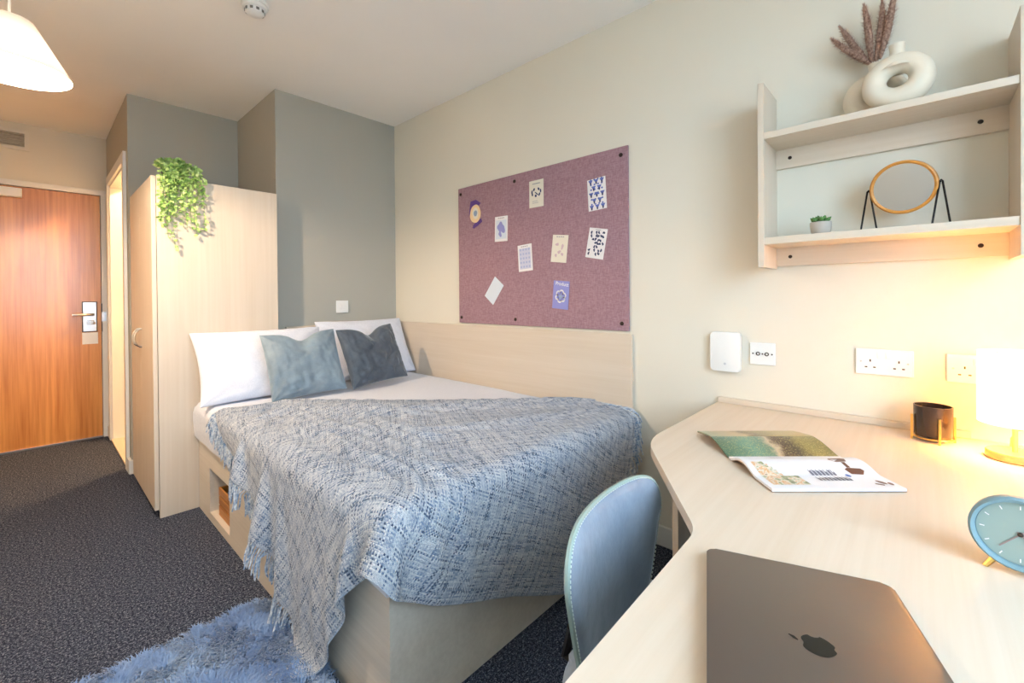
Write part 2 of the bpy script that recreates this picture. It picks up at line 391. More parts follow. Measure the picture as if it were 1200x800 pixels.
# ------------------------------------------------------------------ bed
BX0, BX1, BY0, BY1, BZ = 0.60, 1.898, 0.98, 2.868, 0.385
bed = thing('bed', 'pale wooden storage bed base with open side niche and headboard', 'bed', (BX0, BY0, 0))
WB, LB = BX1-BX0, BY1-BY0
N0, N1, NZ0, NZ1 = 2.325-BY0, 2.66-BY0, .042, .268
obj('side_panel', boxes([(0, .02, 0, N0, 0, BZ), (0, .02, N1, LB, 0, BZ), (0, .02, N0, N1, 0, NZ0), (0, .02, N0, N1, NZ1, BZ)]), 'bed_wood', bed)
obj('niche', boxes([(.02, .36, N0-.012, N0, NZ0-.012, NZ1+.012), (.02, .36, N1, N1+.012, NZ0-.012, NZ1+.012), (.02, .36, N0, N1, NZ0-.012, NZ0), (.02, .36, N0, N1, NZ1, NZ1+.012), (.36, .372, N0-.012, N1+.012, NZ0-.012, NZ1+.012)]), 'maple_y', bed)
obj('foot_panel', bx(.0215, WB, .004, .022, 0, BZ-.004), 'bed_wood', bed)
obj('end_panel', bx(.02, WB, LB-.02, LB, 0, BZ), 'bed_wood', bed)
obj('deck', bx(.02, WB, .022, LB-.02, BZ-.02, BZ), 'bed_wood', bed)
obj('headboard', bx(1.095-BX0, WR-BX0-.022, YH-.03-BY0, YH-BY0-.002, 0, .948, bev=.002), 'maple_x', bed)
obj('wall_board', bx(WR-.020-BX0, WR-BX0-.001, .987-BY0, YH-BY0-.002, .10, .948, bev=.002), 'maple_y', bed)
obj('mattress', bx(.012, WB-.012, -.005, LB-.012, BZ, .545, bev=.04, seg=3), 'linen', None)
tag(bpy.data.objects['mattress'], 'white mattress on the storage bed under the duvet', 'mattress'); bpy.data.objects['mattress'].location = (BX0, BY0, 0)

# wooden crate in the niche
ct = thing('wooden_crate', 'small honey brown wooden crate inside the bed niche', 'crate', (.724, 2.466, NZ0))
cw = wood('crate_wood', C(206, 140, 66), C(160, 96, 40), 'y')
obj('crate_floor', bx(-.10, .10, -.13, .13, 0, .008), cw, ct)
for x in (-.10, .092):
    for z in (.01, .055, .10): obj('slat', bx(x, x+.008, -.13, .13, z, z+.038, bev=.001), cw, ct)
for y in (-.13, .122):
    for z in (.01, .055, .10): obj('slat', bx(-.092, .092, y, y+.008, z, z+.038, bev=.001), cw, ct)

# duvet: open shell over mattress
def duvet():
    x0, x1, y0, y1, z0, z1, r = .578, 1.893, .955, 2.866, .395, .588, .055
    nx, ny = 64, 84
    # perimeter profile across X and Y handled by clamped sheet: sheet params run past the edges and fold down
    hang = z1-z0
    def fold(s, a, b):
        # s: arc coordinate; returns position, drop
        lo3, hi3 = a+r, b-r; q = r*PI/2
        if s < lo3:
            d = lo3-s
            if d < q: t = d/r; return lo3-r*math.sin(t), r*(1-math.cos(t))
            return a, r+(d-q)
        if s > hi3:
            d = s-hi3
            if d < q: t = d/r; return hi3+r*math.sin(t), r*(1-math.cos(t))
            return b, r+(d-q)
        return s, 0.0
    ex = hang-r+r*PI/2-r
    X = np.linspace(x0-ex, x1+ex, nx); Y = np.linspace(y0-ex, y1+ex, ny)
    bm = bmesh.new(); g = []
    for x in X:
        row = []
        for y in Y:
            px, dx = fold(x, x0, x1); py, dy = fold(y, y0, y1)
            d = max(dx, dy)
            nz = noise.noise(Vector((px*3.1, py*3.1, 1)))*.006+noise.noise(Vector((px*9, py*7, 4)))*.002
            top = max(0, 1-d/.05)
            z = z1-min(d, hang)+nz*top
            if dx > .02: px += (noise.noise(Vector((py*5, z*3, 2)))*.008+.006*math.sin(PI*min(1, d/hang)))*(-1 if x < 1 else 0.2)
            row.append(bm.verts.new((px, py, z)))
        g.append(row)
    for i in range(nx-1):
        for j in range(ny-1): bm.faces.new((g[i][j], g[i+1][j], g[i+1][j+1], g[i][j+1]))
    o = obj('duvet', bm, 'linen', None, smooth='keep', angle=180)
    tag(o, 'plain white duvet spread over the bed under the woven throw', 'duvet')
duvet()

# ------------------------------------------------------------------ pillows and cushions
def pillow_bm(w_, h_, t, pinch=.08, chop=0.0, n=34, seed=0, wr=.004, power=.42, crease=0.0):
    bm = bmesh.new(); grids = []
    for side in (1, -1):
        g = []
        for i in range(n+1):
            row = []
            for j in range(n+1):
                u = math.sin((i/n*2-1)*PI/2*.985)/math.sin(PI/2*.985); v = math.sin((j/n*2-1)*PI/2*.985)/math.sin(PI/2*.985)
                x = w_/2*u*(1-pinch*(1-v*v)); y = h_/2*v*(1-pinch*(1-u*u))
                k = max(0, (1-u*u)*(1-v*v))**power
                z = t/2*k
                if chop:
                    c = math.exp(-(u/.34)**2)*max(0, (v+.3)/1.3)**2.2
                    y -= chop*c; z += t*.10*math.exp(-((abs(u)-.45)/.25)**2)*max(0, v)*k
                    z -= t*.25*math.exp(-(u/.20)**2)*max(0, v)**1.5*k
                e = noise.noise(Vector((x*14+seed, y*14, side*3.1)))*wr*1.6+noise.noise(Vector((x*40+seed, y*24+x*20, side)))*wr*.8
                if crease:     # sharp pulled folds in the velvet
                    q = Vector((x*7+y*5+seed, y*16-x*4, side*2.3+seed)); e -= crease*max(0, 1-abs(noise.noise(q))*7)
                    q = Vector((x*20+seed*2, y*9+x*6, 5.1)); e -= crease*.6*max(0, 1-abs(noise.noise(q))*6)
                # radial creases from corners
                cx, cy = (1-abs(u)), (1-abs(v)); e += wr*1.5*math.sin(9*math.atan2(cy, cx+1e-4))*math.exp(-(cx+cy)*2.2)
                z = z*side+e*k*side
                row.append((x, y, z))
            g.append(row)
        grids.append(g)
    vm_ = {}
    def V(side, i, j):
        key = (0 if (i in (0, n) or j in (0, n)) else side, i, j)
        if key not in vm_: vm_[key] = bm.verts.new(grids[side][i][j])
        return vm_[key]
    for s in (0, 1):
        for i in range(n):
            for j in range(n):
                q = (V(s, i, j), V(s, i+1, j), V(s, i+1, j+1), V(s, i, j+1))
                bm.faces.new(q if s == 0 else q[::-1])
    return bm
def pose(c, tilt, yaw=0, roll=0):
    return Matrix.Translation(c) @ Matrix.Rotation(yaw, 4, 'Z') @ Matrix.Rotation(math.radians(tilt), 4, 'X') @ Matrix.Rotation(roll, 4, 'Z')
def pillow(name, label, cat, mat, w_, h_, t, c, tilt, yaw=0, roll=0, group=None, **kw):
    o = obj(name, pillow_bm(w_, h_, t, **kw), mat, None, smooth='keep', angle=180)
    o.matrix_world = pose(c, tilt, yaw, roll); return tag(o, label, cat, group)
pillow('pillow', 'white bed pillow leaning on the wardrobe side', 'pillow', 'linen', .68, .42, .15, (.893, 2.715, .770), 58, math.radians(-1), pinch=.06, seed=2, power=.38, wr=.007, crease=.003, n=48)
pillow('pillow', 'white bed pillow leaning in the corner by the cream wall', 'pillow', 'linen', .65, .43, .15, (1.565, 2.80, .785), 62, math.radians(1), pinch=.06, seed=5, power=.38, wr=.007, crease=.003, n=48)
pillow('cushion', 'lighter grey blue velvet cushion with a dented top edge', 'cushion', 'cushion_light', .40, .37, .13, (1.015, 2.495, .772), 66, math.radians(-2), math.radians(2), pinch=.05, chop=.045, seed=9, wr=.007, crease=.006, n=56)
pillow('cushion', 'darker grey velvet cushion with a dented top edge', 'cushion', 'cushion_dark', .40, .37, .13, (1.428, 2.49, .780), 66, math.radians(5), math.radians(3), pinch=.05, chop=.05, seed=14, wr=.009, crease=.009, n=56)

# ------------------------------------------------------------------ woven throw: small cloth solver
def throw_sim():
    L, W = 1.82, 1.34; WE = [1.26, 1.39, 1.28, .93]
    nu, nv = 90, 66
    I, J = np.meshgrid(np.arange(nu+1), np.arange(nv+1), indexing='ij')
    P = np.zeros((nu+1, nv+1, 3))
    fc = np.array([(.57, 2.45), (.86, 2.41), (1.10, 2.15), (1.37, 1.86), (1.66, 1.53), (1.89, 1.30)])
    sg = np.concatenate([[0], np.cumsum(np.linalg.norm(np.diff(fc, axis=0), axis=1))]); t = I/nu*sg[-1]
    FX, FY = np.interp(t, sg, fc[:, 0]), np.interp(t, sg, fc[:, 1]); a = I/nu
    EX, EY = np.interp(a, [0, .5, 1], [-.22, -.45, -.10]), np.interp(a, [0, .5, 1], [-.975, -.893, -.995]); WR_ = np.interp(a, [0, .45, .7, 1], [1.41, 1.51, 1.24, .98]); WI = np.interp(a, [0, .5, .6, 1], WE)
    P[..., 0] = FX+EX*WI*J/nv; P[..., 1] = FY+EY*WI*J/nv
    P[..., 2] = .62
    P[..., 0] += .030*np.sin(J*.62+.5)*np.clip(1-I/24, 0, 1)*np.clip((.62-P[..., 0])/.12, 0, 1)
    # slack: gather a little across the length so the cloth can crease
    P[..., 0] += .010*np.sin(J*.35+I*.05); P[..., 2] += .012*np.sin(I*.33+J*.12)+.010*np.sin(J*.45-I*.08)+rng.normal(0, .003, I.shape)
    lo4 = np.array([.572, .945, -1.0]); hi4 = np.array([1.95, 3.2, .594]); r = .055
    c = (lo4+hi4)/2; h = (hi4-lo4)/2-r
    def collide(Q, Pv=None, th=.004):
        q = Q-c; s = np.sign(q); a = np.abs(q)-h
        m = np.maximum(a, 0); ln = np.linalg.norm(m, axis=-1)
        inside = np.max(a, axis=-1) <= 0
        dist = np.where(inside, np.max(a, axis=-1), ln)-r
        nrm = m/np.maximum(ln, 1e-9)[..., None]
        nin = np.zeros_like(Q); am = np.argmax(a, axis=-1)
        np.put_along_axis(nin, am[..., None], 1.0, axis=-1)
        nrm = np.where(inside[..., None], nin, nrm)*s
        pen = np.maximum(th-dist, 0)
        Q += nrm*pen[..., None]
        hit = pen > 0
        fl = Q[..., 2] < .03; Q[..., 2] = np.maximum(Q[..., 2], .03)
        Q[..., 0] = np.minimum(Q[..., 0], 1.893)
        if Pv is not None:
            k = hit | fl
            Q[k] = Q[k]*.55+Pv[k]*.45 if False else Q[k]+ (Pv[k]-Q[k])*np.array([.5, .5, 0.0])
        return Q
    cons = []
    def add(di, dj, k):
        par = range(2)
        i0, i1 = max(0, -di), nu+1-max(0, di); j0, j1 = max(0, -dj), nv+1-max(0, dj)
        A0 = (slice(i0, i1), slice(j0, j1)); B0 = (slice(i0+di, i1+di), slice(j0+dj, j1+dj))
        RU, RV = I*L/nu, J/nv*WR_
        rest = np.hypot(RU[B0]-RU[A0], RV[B0]-RV[A0])
        cons.append((A0, B0, rest, k))
    add(1, 0, .32); add(0, 1, .32); add(1, 1, .12); add(1, -1, .12); add(2, 0, .07); add(0, 2, .07); add(4, 0, .03); add(0, 4, .03)
    V = np.zeros_like(P); dt = 1/60
    # the part lying on the mattress is held by friction
    A_xy = P[..., :2].copy(); inb = np.minimum(np.minimum(P[..., 0]-.64, P[..., 1]-1.02), 1.0)
    grip = np.clip(inb/.10, 0, 1)[..., None]*.5
    for step in range(190):
        V[..., 2] -= 9.8*dt; V *= .975
        old = P.copy(); P = P+V*dt
        for it in range(16):
            D = np.zeros_like(P)
            for A, B, rest, k in cons:
                v = P[B]-P[A]; ln = np.linalg.norm(v, axis=-1); diff = (ln-rest)/np.maximum(ln, 1e-9)
                cr = v*(diff*k)[..., None]; D[A] += cr; D[B] -= cr
            P = P+D
            P[..., :2] += (A_xy-P[..., :2])*grip
            if it % 4 == 3: P = collide(P)
        P = collide(P, old)
        V = (P-old)/dt
        sp = np.linalg.norm(V, axis=-1); V *= np.minimum(1, 2.5/np.maximum(sp, 1e-9))[..., None]
    return P, L, W, collide
TP, TL, TW, tcol = throw_sim()
def throw_mat():
    t = NT('woven_throw'); uv = t.n('ShaderNodeUVMap'); uv.uv_map = 'weave'
    sep = t.n('ShaderNodeSeparateXYZ'); t.l(uv.outputs[0], sep.inputs[0])
    u, v = sep.outputs[0], sep.outputs[1]
    p = 0.0042
    def cell(fu, fv, seed):
        cmb = t.n('ShaderNodeCombineXYZ'); t.l(t.math('FLOOR', t.math('DIVIDE', u, fu)), cmb.inputs[0]); t.l(t.math('FLOOR', t.math('DIVIDE', v, fv)), cmb.inputs[1]); cmb.inputs[2].default_value = seed
        wn = t.n('ShaderNodeTexWhiteNoise', noise_dimensions='3D'); t.l(cmb.outputs[0], wn.inputs['Vector']); return wn.outputs['Value']
    warp = t.math('ADD', t.math('MULTIPLY', cell(p, .022, 1), .55), t.math('MULTIPLY', cell(p, 10, 2), .45))
    weft = t.math('ADD', t.math('MULTIPLY', cell(.022, p, 3), .55), t.math('MULTIPLY', cell(10, p, 4), .45))
    chk = t.n('ShaderNodeTexChecker'); chk.inputs['Scale'].default_value = 1/p; t.l(uv.outputs[0], chk.inputs['Vector'])
    chk.inputs['Color1'].default_value = (0, 0, 0, 1); chk.inputs['Color2'].default_value = (1, 1, 1, 1)
    f = t.mix(chk.outputs['Fac'], warp, weft)
    stops = [(0.14, C(62, 84, 118)), (0.27, C(136, 158, 190)), (0.42, C(186, 196, 212)), (0.62, C(218, 222, 230)), (0.84, C(242, 243, 246))]
    col = t.ramp(f, stops)
    big = t.noise(t.coords((1, 1, 1), 'UV'), 5, 2)
    col2 = t.mix(t.math('MULTIPLY', big, .25), col, C(150, 170, 200), 'MULTIPLY')
    t.l(col2, t.b.inputs['Base Color']); t.b.inputs['Roughness'].default_value = 1
    t.b.inputs['Specular IOR Level'].default_value = .1; t.b.inputs['Sheen Weight'].default_value = .25
    su = t.math('ABSOLUTE', t.math('SINE', t.math('MULTIPLY', u, PI/p))); sv = t.math('ABSOLUTE', t.math('SINE', t.math('MULTIPLY', v, PI/p)))
    hgt = t.math('ADD', t.math('MULTIPLY', su, sv), t.math('MULTIPLY', f, .5))
    t.bump(hgt, .8, .004); return t.m
M_['throw'] = throw_mat()
def build_throw():
    nu, nv = TP.shape[0]-1, TP.shape[1]-1
    me = bpy.data.meshes.new('throw_blanket')
    idx = lambda i, j: i*(nv+1)+j
    faces = [(idx(i, j), idx(i, j+1), idx(i+1, j+1), idx(i+1, j)) for i in range(nu) for j in range(nv)]
    me.from_pydata(TP.reshape(-1, 3).tolist(), [], faces)
    uvl = me.uv_layers.new(name='weave')
    li = np.zeros(len(me.loops), int); me.loops.foreach_get('vertex_index', li)
    uv = np.stack([(li//(nv+1))*TL/nu, (li % (nv+1))*TW/nv], 1).astype(np.float32)
    uvl.data.foreach_set('uv', uv.ravel())
    me.shade_smooth(); me.materials.append(M_['throw'])
    root = thing('throw_blanket', 'blue grey and white woven throw with tasselled ends draped over the bed', 'throw blanket', (1.2, 1.7, 0))
    o = bpy.data.objects.new('woven_cloth', me); COL.objects.link(o); o.parent = root; o.location = (-1.2, -1.7, 0)
    m = o.modifiers.new('thick', 'SOLIDIFY'); m.thickness = .006; m.offset = 1.0
    m = o.modifiers.new('sub', 'SUBSURF'); m.levels = 1; m.render_levels = 1
    # tassels
    tm = fabric('tassel_yarn', C(120, 146, 178), C(226, 228, 230), 120)
    per = 3
    for end, inner in ((0, 1), (nu, nu-1)):
        for j0 in range(0, nv, per):
            bm = bmesh.new(); n = 0
            jc = j0+per/2
            for k in range(per*2+1):
                jj = j0+k*.5
                if jj > nv: continue
                a, b = int(math.floor(jj)), min(nv, int(math.floor(jj))+1); f = jj-a
                p0 = TP[end, a]*(1-f)+TP[end, b]*f; pin = TP[inner, a]*(1-f)+TP[inner, b]*f
                mid = TP[end, min(nv, int(jc))]
                dr_ = p0-pin; dr_ /= max(1e-6, np.linalg.norm(dr_))
                g = dr_*1.0+np.array([0, 0, -.35])+rng.normal(0, .12, 3)
                g /= np.linalg.norm(g)
                pts = [p0.copy()]; p = p0.copy(); ln = rng.uniform(.075, .10); ns = 7
                pull = (mid-p0)*.5
                for s in range(ns):
                    g = g+np.array([0, 0, -.28])+rng.normal(0, .10, 3); g /= np.linalg.norm(g)
                    p = p+g*ln/ns+(pull*.35 if s < 2 else -pull*.06)
                    p = tcol(p.reshape(1, 3).copy(), None, .009)[0]
                    pts.append(p.copy())
                tube(bm, [tuple(q) for q in pts], [.0032]*(ns)+[.0022], 5); n += 1
            bm.transform(Matrix.Translation((-1.2, -1.7, 0)))
            obj('tassel', bm, tm, root, smooth=True)
build_throw()

# ------------------------------------------------------------------ shaggy rug
def rug():
    x0, x1, y0, y1 = -.42, .572, .55, 1.765
    root = thing('shaggy_rug', 'fluffy blue grey shaggy rug on the carpet beside the bed', 'rug', ((x0+x1)/2, (y0+y1)/2, 0))
    cx, cy = (x0+x1)/2, (y0+y1)/2
    rm = NT('rug_pile'); v = rm.coords(); a = rm.noise(v, 7, 3)
    rm.l(rm.ramp(a, [(.35, C(120, 146, 190)), (.65, C(158, 182, 216))]), rm.b.inputs['Base Color'])
    rm.b.inputs['Roughness'].default_value = .75; rm.b.inputs['Sheen Weight'].default_value = .4; rm.b.inputs['Specular IOR Level'].default_value = .2
    b = bmesh.new(); prism(b, rrect(x0-cx, x1-cx, y0-cy, y1-cy, .05), .001, .012)
    obj('rug_backing', b, rm.m, root)
    n = 60000
    bx_, by_ = rng.uniform(x0, x1, n), rng.uniform(max(y0, .85), y1, n)
    fx = np.array([noise.noise(Vector((x*9, y*9, 0))) for x, y in zip(bx_, by_)]); fy = np.array([noise.noise(Vector((x*9, y*9, 7))) for x, y in zip(bx_, by_)])
    fx2 = np.array([noise.noise(Vector((x*40, y*40, 3))) for x, y in zip(bx_, by_)])
    ang = np.arctan2(fy, fx)+fx2*1.2+rng.normal(0, .6, n)
    ln = rng.uniform(.034, .050, n); lean = rng.uniform(.25, .75, n)
    wv = .0032
    dx, dy = np.cos(ang), np.sin(ang); sx, sy = -dy*wv/2, dx*wv/2
    base = np.stack([bx_-cx, by_-cy, np.full(n, .012)], 1)
    def at(t, h, w_):
        c = base+np.stack([dx*ln*lean*t, dy*ln*lean*t, ln*h*(1-lean*.45)], 1)
        s = np.stack([sx, sy, np.zeros(n)], 1)*w_; return c-s, c+s
    a0, a1 = at(0, 0, 1); b0, b1 = at(.35, .75, 1); c0, _ = at(1.0, .85, 0)
    verts = np.stack([a0, a1, b0, b1, c0], 1).reshape(-1, 3)
    k = np.arange(n)*5
    tris = np.stack([k, k+1, k+3, k, k+3, k+2, k+2, k+3, k+4], 1).reshape(-1, 3)
    me = bpy.data.meshes.new('rug_pile')
    me.vertices.add(len(verts)); me.vertices.foreach_set('co', verts.astype(np.float32).ravel())
    me.loops.add(tris.size); me.loops.foreach_set('vertex_index', tris.astype(np.int32).ravel())
    me.polygons.add(len(tris)); me.polygons.foreach_set('loop_start', (np.arange(len(tris))*3).astype(np.int32)); me.polygons.foreach_set('loop_total', np.full(len(tris), 3, np.int32))
    me.update(); me.validate(); me.materials.append(rm.m)
    o = bpy.data.objects.new('rug_pile', me); COL.objects.link(o); o.parent = root; o['kind'] = 'stuff'
rug()

# ------------------------------------------------------------------ desk
DT = .690
def arc(c, r, a0, a1, n=6): return [(c[0]+r*math.cos(a0+(a1-a0)*k/n), c[1]+r*math.sin(a0+(a1-a0)*k/n)) for k in range(n+1)]
def fillet(poly, rad):
    out = []; n = len(poly)
    for i in range(n):
        p0, p, p2 = Vector(poly[i-1]), Vector(poly[i]), Vector(poly[(i+1)%n]); r = rad[i]
        if r <= 0: out.append(tuple(p)); continue
        a, b = (p0-p).normalized(), (p2-p).normalized(); th = a.angle(b)
        dd = r/math.tan(th/2); q0, q1 = p+a*dd, p+b*dd
        for k in range(7):
            t = k/6; out.append(tuple((q0*(1-t)+p*t)*(1-t)+(p*(1-t)+q1*t)*t))
    return out
dpoly = fillet([(WR-.001, .607), (1.262, .607), (.835, .305), (.22, .292), (.22, -.42), (1.25, -.42), (1.25, WALLY+.002), (WR-.001, WALLY+.002)], [0, .30, .12, .04, .04, .05, 0, 0])
dk = thing('corner_desk', 'pale maple corner desk with angled front edge', 'desk', (1.2, 0, 0))
TX = Matrix.Translation((-1.2, 0, 0))
b = bmesh.new(); prism(b, dpoly, DT-.025, DT, bev=.003); obj('desk_top', b, 'maple_x', dk, xf=TX)
obj('back_strip', bx(WR-.017, WR-.001, -.12, .604, DT, DT+.022, bev=.002), 'maple_y', dk, xf=TX)
obj('end_panel', bx(1.38, WR-.02, .56, .578, 0, DT-.025), 'maple_z', dk, xf=TX)
for lx, ly in ((.27, .24), (.27, -.37), (1.20, -.37)):
    b = bmesh.new(); tube(b, [(lx, ly, 0), (lx, ly, DT-.025)], .02, 14); obj('leg', b, 'steel', dk, smooth=True, xf=TX)

# ------------------------------------------------------------------ chair
def chair():
    root = thing('desk_chair', 'blue grey velvet tub chair with stitched edge tucked under the desk', 'chair', (.822, .494, 0), math.radians(4))
    # backrest shell (local: +y is behind the sitter)
    nu, nv = 24, 18
    def S(u, v, off=0.0):
        # v 0 bottom .. 1 top; rounded rectangle via superellipse warp
        k = 5.0
        uu = u; vv = v*2-1
        s = (abs(uu)**k+abs(vv)**k)**(1/k); mx_ = max(abs(uu), abs(vv))
        if s > 1e-6: uu, vv = uu*mx_/s, vv*mx_/s
        z = .545+vv*.157
        wid = .145+.070*min(1, max(0, (z-.40)/.22))
        x = uu*wid
        y = -.038*(x/.215)**2+.05*(z-.69)
        return Vector((x, y, z))
    bm = bmesh.new(); front = []; back = []
    g = [[S(i/nu*2-1, j/nv) for j in range(nv+1)] for i in range(nu+1)]
    def nrm(i, j):
        a = g[min(nu, i+1)][j]-g[max(0, i-1)][j]; c = g[i][min(nv, j+1)]-g[i][max(0, j-1)]
        n_ = a.cross(c); return n_.normalized() if n_.length > 1e-9 else Vector((0, -1, 0))
    F, Bk = {}, {}
    for i in range(nu+1):
        for j in range(nv+1):
            n_ = nrm(i, j)
            if n_.y > 0: n_ = -n_
            e = (1-(abs(i/nu*2-1))**6)*(1-abs(j/nv*2-1)**6)
            t = .006+.010*max(0, e)**.5
            F[i, j] = bm.verts.new(g[i][j]+n_*t); Bk[i, j] = bm.verts.new(g[i][j]-n_*t)
    for i in range(nu):
        for j in range(nv):
            bm.faces.new((F[i, j], F[i+1, j], F[i+1, j+1], F[i, j+1])); bm.faces.new((Bk[i, j], Bk[i, j+1], Bk[i+1, j+1], Bk[i+1, j]))
    ring = [(i, 0) for i in range(nu)]+[(nu, j) for j in range(nv)]+[(i, nv) for i in range(nu, 0, -1)]+[(0, j) for j in range(nv, 0, -1)]
    for a, c in zip(ring, ring[1:]+ring[:1]): bm.faces.new((F[a], F[c], Bk[c], Bk[a]))
    o = obj('backrest', bm, 'chair_velvet', root, smooth=True, angle=70)
    # piping with stitches
    pts = [g[i][j] for i, j in ring]
    cen = Vector((0, 0, .565)); pb = bmesh.new()
    pp = [p+(p-Vector((0, p.y, .545))).normalized()*.002 for p in pts]
    tube(pb, pp+[pp[0], pp[1]], .0055, 6, caps=False)
    obj('piping', pb, plain('chair_piping', C(150, 168, 160), .6), o, smooth=True)
    sb = bmesh.new()
    for a in range(len(pp)):
        for f in (.1, .6):
            p = pp[a].lerp(pp[(a+1) % len(pp)], f); q = pp[a].lerp(pp[(a+1) % len(pp)], f+.28)
            nn = Vector((0, -.0065, 0)); tube(sb, [p+nn, q+nn], .0011, 4)
    obj('stitching', sb, plain('stitch_thread', C(214, 224, 220), .7), o)
    b = bmesh.new(); prism(b, rrect(-.21, .21, -.40, .01, .08, 6), 0.385, .44, bev=.018, seg=3)
    obj('seat', b, 'chair_velvet', root, smooth=True, angle=60)
    for sx in (-1, 1):
        b = bmesh.new(); tube(b, [(sx*.10, -.02, .40), (sx*.10, .035, .41), (sx*.10, .020, .47)], .011, 8); obj('back_support', b, 'black_metal', root, smooth=True)
        for y0, y1 in ((-.33, -.37), (-.05, -.01)):
            b = bmesh.new(); tube(b, [(sx*.15, y0, .388), (sx*.19, y1, 0.001)], [.013, .010], 10); obj('leg', b, 'black_metal', root, smooth=True)
chair()

# ------------------------------------------------------------------ wall shelf unit
sh = thing('wall_shelf', 'pale maple two tier wall shelf fixed above the desk', 'wall shelf', (WR, .10, 1.226))
def sx(*a, **k): return bx(a[0]-WR, a[1]-WR, a[2]-.10, a[3]-.10, a[4]-1.226, a[5]-1.226, **k)
SF = 1.72
obj('side_panel', sx(SF, WR, .390, .409, 1.226, 1.866, bev=.001), 'maple_z', sh)
obj('side_panel', sx(SF, WR, -.216, -.197, 1.226, 1.866, bev=.001), 'maple_z', sh)
obj('shelf', sx(SF+.004, WR, -.197, .390, 1.670, 1.692, bev=.001), 'maple_y', sh)
obj('shelf', sx(SF+.004, WR, -.197, .390, 1.304, 1.328, bev=.001), 'maple_y', sh)
for z0, z1, zs in ((1.60, 1.670, 1.636), (1.236, 1.304, 1.270)):
    rl = obj('back_rail', sx(WR-.018, WR-.001, -.197, .390, z0, z1), 'maple_y', sh)
    for y in (.345, -.140):
        b = bmesh.new(); lathe(b, [(0, .003), (.0055, .002), (.0065, 0), (0, 0)], 14); b.transform(Matrix.Translation((-.018, y-.10, zs-1.226)) @ Matrix.Rotation(-PI/2, 4, 'Y'))
        obj('screw_cap', b, 'screw', rl, smooth=True)

# ------------------------------------------------------------------ shelf ornaments
ceramic = paint('cream_ceramic', C(234, 222, 202), .6)
def ring_vase(label, x, y, z, rz, sc=1.0):
    bm = bmesh.new(); nA, nB = 48, 20
    R, rt = .052, .031; rings = []
    for i in range(nA):
        a = 2*PI*i/nA; row = []
        fat = 1+.12*max(0, -math.sin(a))
        for k in range(nB):
            q = 2*PI*k/nB; rr = R+rt*fat*math.cos(q)*(1.0 if math.cos(q) > 0 else .9)
            row.append(bm.verts.new((rr*math.cos(a)*1.03, rt*1.05*fat*math.sin(q), .079+rr*math.sin(a)*.98 if True else 0)))
        rings.append(row)
    for i in range(nA):
        for k in range(nB): bm.faces.new((rings[i][k], rings[(i+1)%nA][k], rings[(i+1)%nA][(k+1)%nB], rings[i][(k+1)%nB]))
    for v in bm.verts: v.co.z = max(v.co.z, 0.0)
    lathe(bm, [(.046, .112), (.031, .130), (.024, .144), (.0185, .158), (.0175, .172), (.020, .188), (.016, .188), (.0135, .17), (.014, .14), (0, .138)], 28)
    o = obj('ring_vase', bm, ceramic, None, smooth=True, angle=75)
    o.location = (x, y, z); o.rotation_euler = (0, 0, rz); o.scale = (sc,)*3
    return tag(o, label, 'vase')
ring_vase('cream ring vase with a hole through it, empty, on the upper shelf', 1.772, .042, 1.692, PI/2-.08)
ring_vase('cream ring vase holding dried pampas stems on the upper shelf', 1.872, .098, 1.692, PI/2+.12, 1.0)
pm = NT('pampas_plume'); pv = pm.coords((1, 1, 1)); pm.l(pm.ramp(pm.noise(pv, 160, 3), [(.35, C(132, 98, 84)), (.65, C(198, 162, 142))]), pm.b.inputs['Base Color']); pm.b.inputs['Roughness'].default_value = 1
vx, vy, vz = 1.872, .098, 1.87
for k, (dx, dy, dz) in enumerate(((-.03, .115, .13), (.0, .10, .175), (-.015, .035, .215), (.01, -.015, .22), (-.01, -.055, .235))):
    rt = thing('pampas_stem', ('short dried pampas stem slanting furthest out of the ring vase', 'dried pampas stem next to the furthest slanting one', 'upright dried pampas stem in the middle of the vase bunch', 'dried pampas stem between the upright one and the tallest one', 'tallest dried pampas stem, leaning over the empty ring vase')[k], 'dried grass', (vx, vy, vz), group='pampas stems in the vase')
    pts = [Vector((dx*.03*t, dy*.03*t, -.06+.06*t)) for t in (0, 1)]
    b = bmesh.new(); tube(b, [(0, 0, -.06), (dx*.05, dy*.05, 0), (dx*.4, dy*.4, dz*.4)], .0012, 5); obj('stalk', b, pm.m, rt)
    b = bmesh.new(); N = 22; axis = []; rad = []
    for i in range(N+1):
        t = i/N; s = .10+.90*t
        axis.append(Vector((dx*s, dy*s, dz*s))+Vector((0, .006*math.sin(t*3+k), 0)))
        rad.append(.0140*math.sin(PI*min(1, .08+t*.94))**.55*(1+.10*random.uniform(-1, 1)))
    tube(b, axis, [r*.72 for r in rad], 8)
    dirv = Vector((dx, dy, dz)).normalized()
    for i in range(900):
        t = random.random(); q = int(t*N); p = axis[q]; a = random.uniform(0, 2*PI)
        s1 = dirv.cross(Vector((1, 0, 0))).normalized(); s2 = dirv.cross(s1)
        rd = s1*math.cos(a)+s2*math.sin(a); r = rad[q]
        base = p+rd*r*.6; tip = p+rd*r*1.5+dirv*random.uniform(.006, .013); w3 = dirv.cross(rd)*.0007
        b.faces.new([b.verts.new(base-w3), b.verts.new(base+w3), b.verts.new(tip)])
    obj('plume', b, pm.m, rt, smooth='keep')

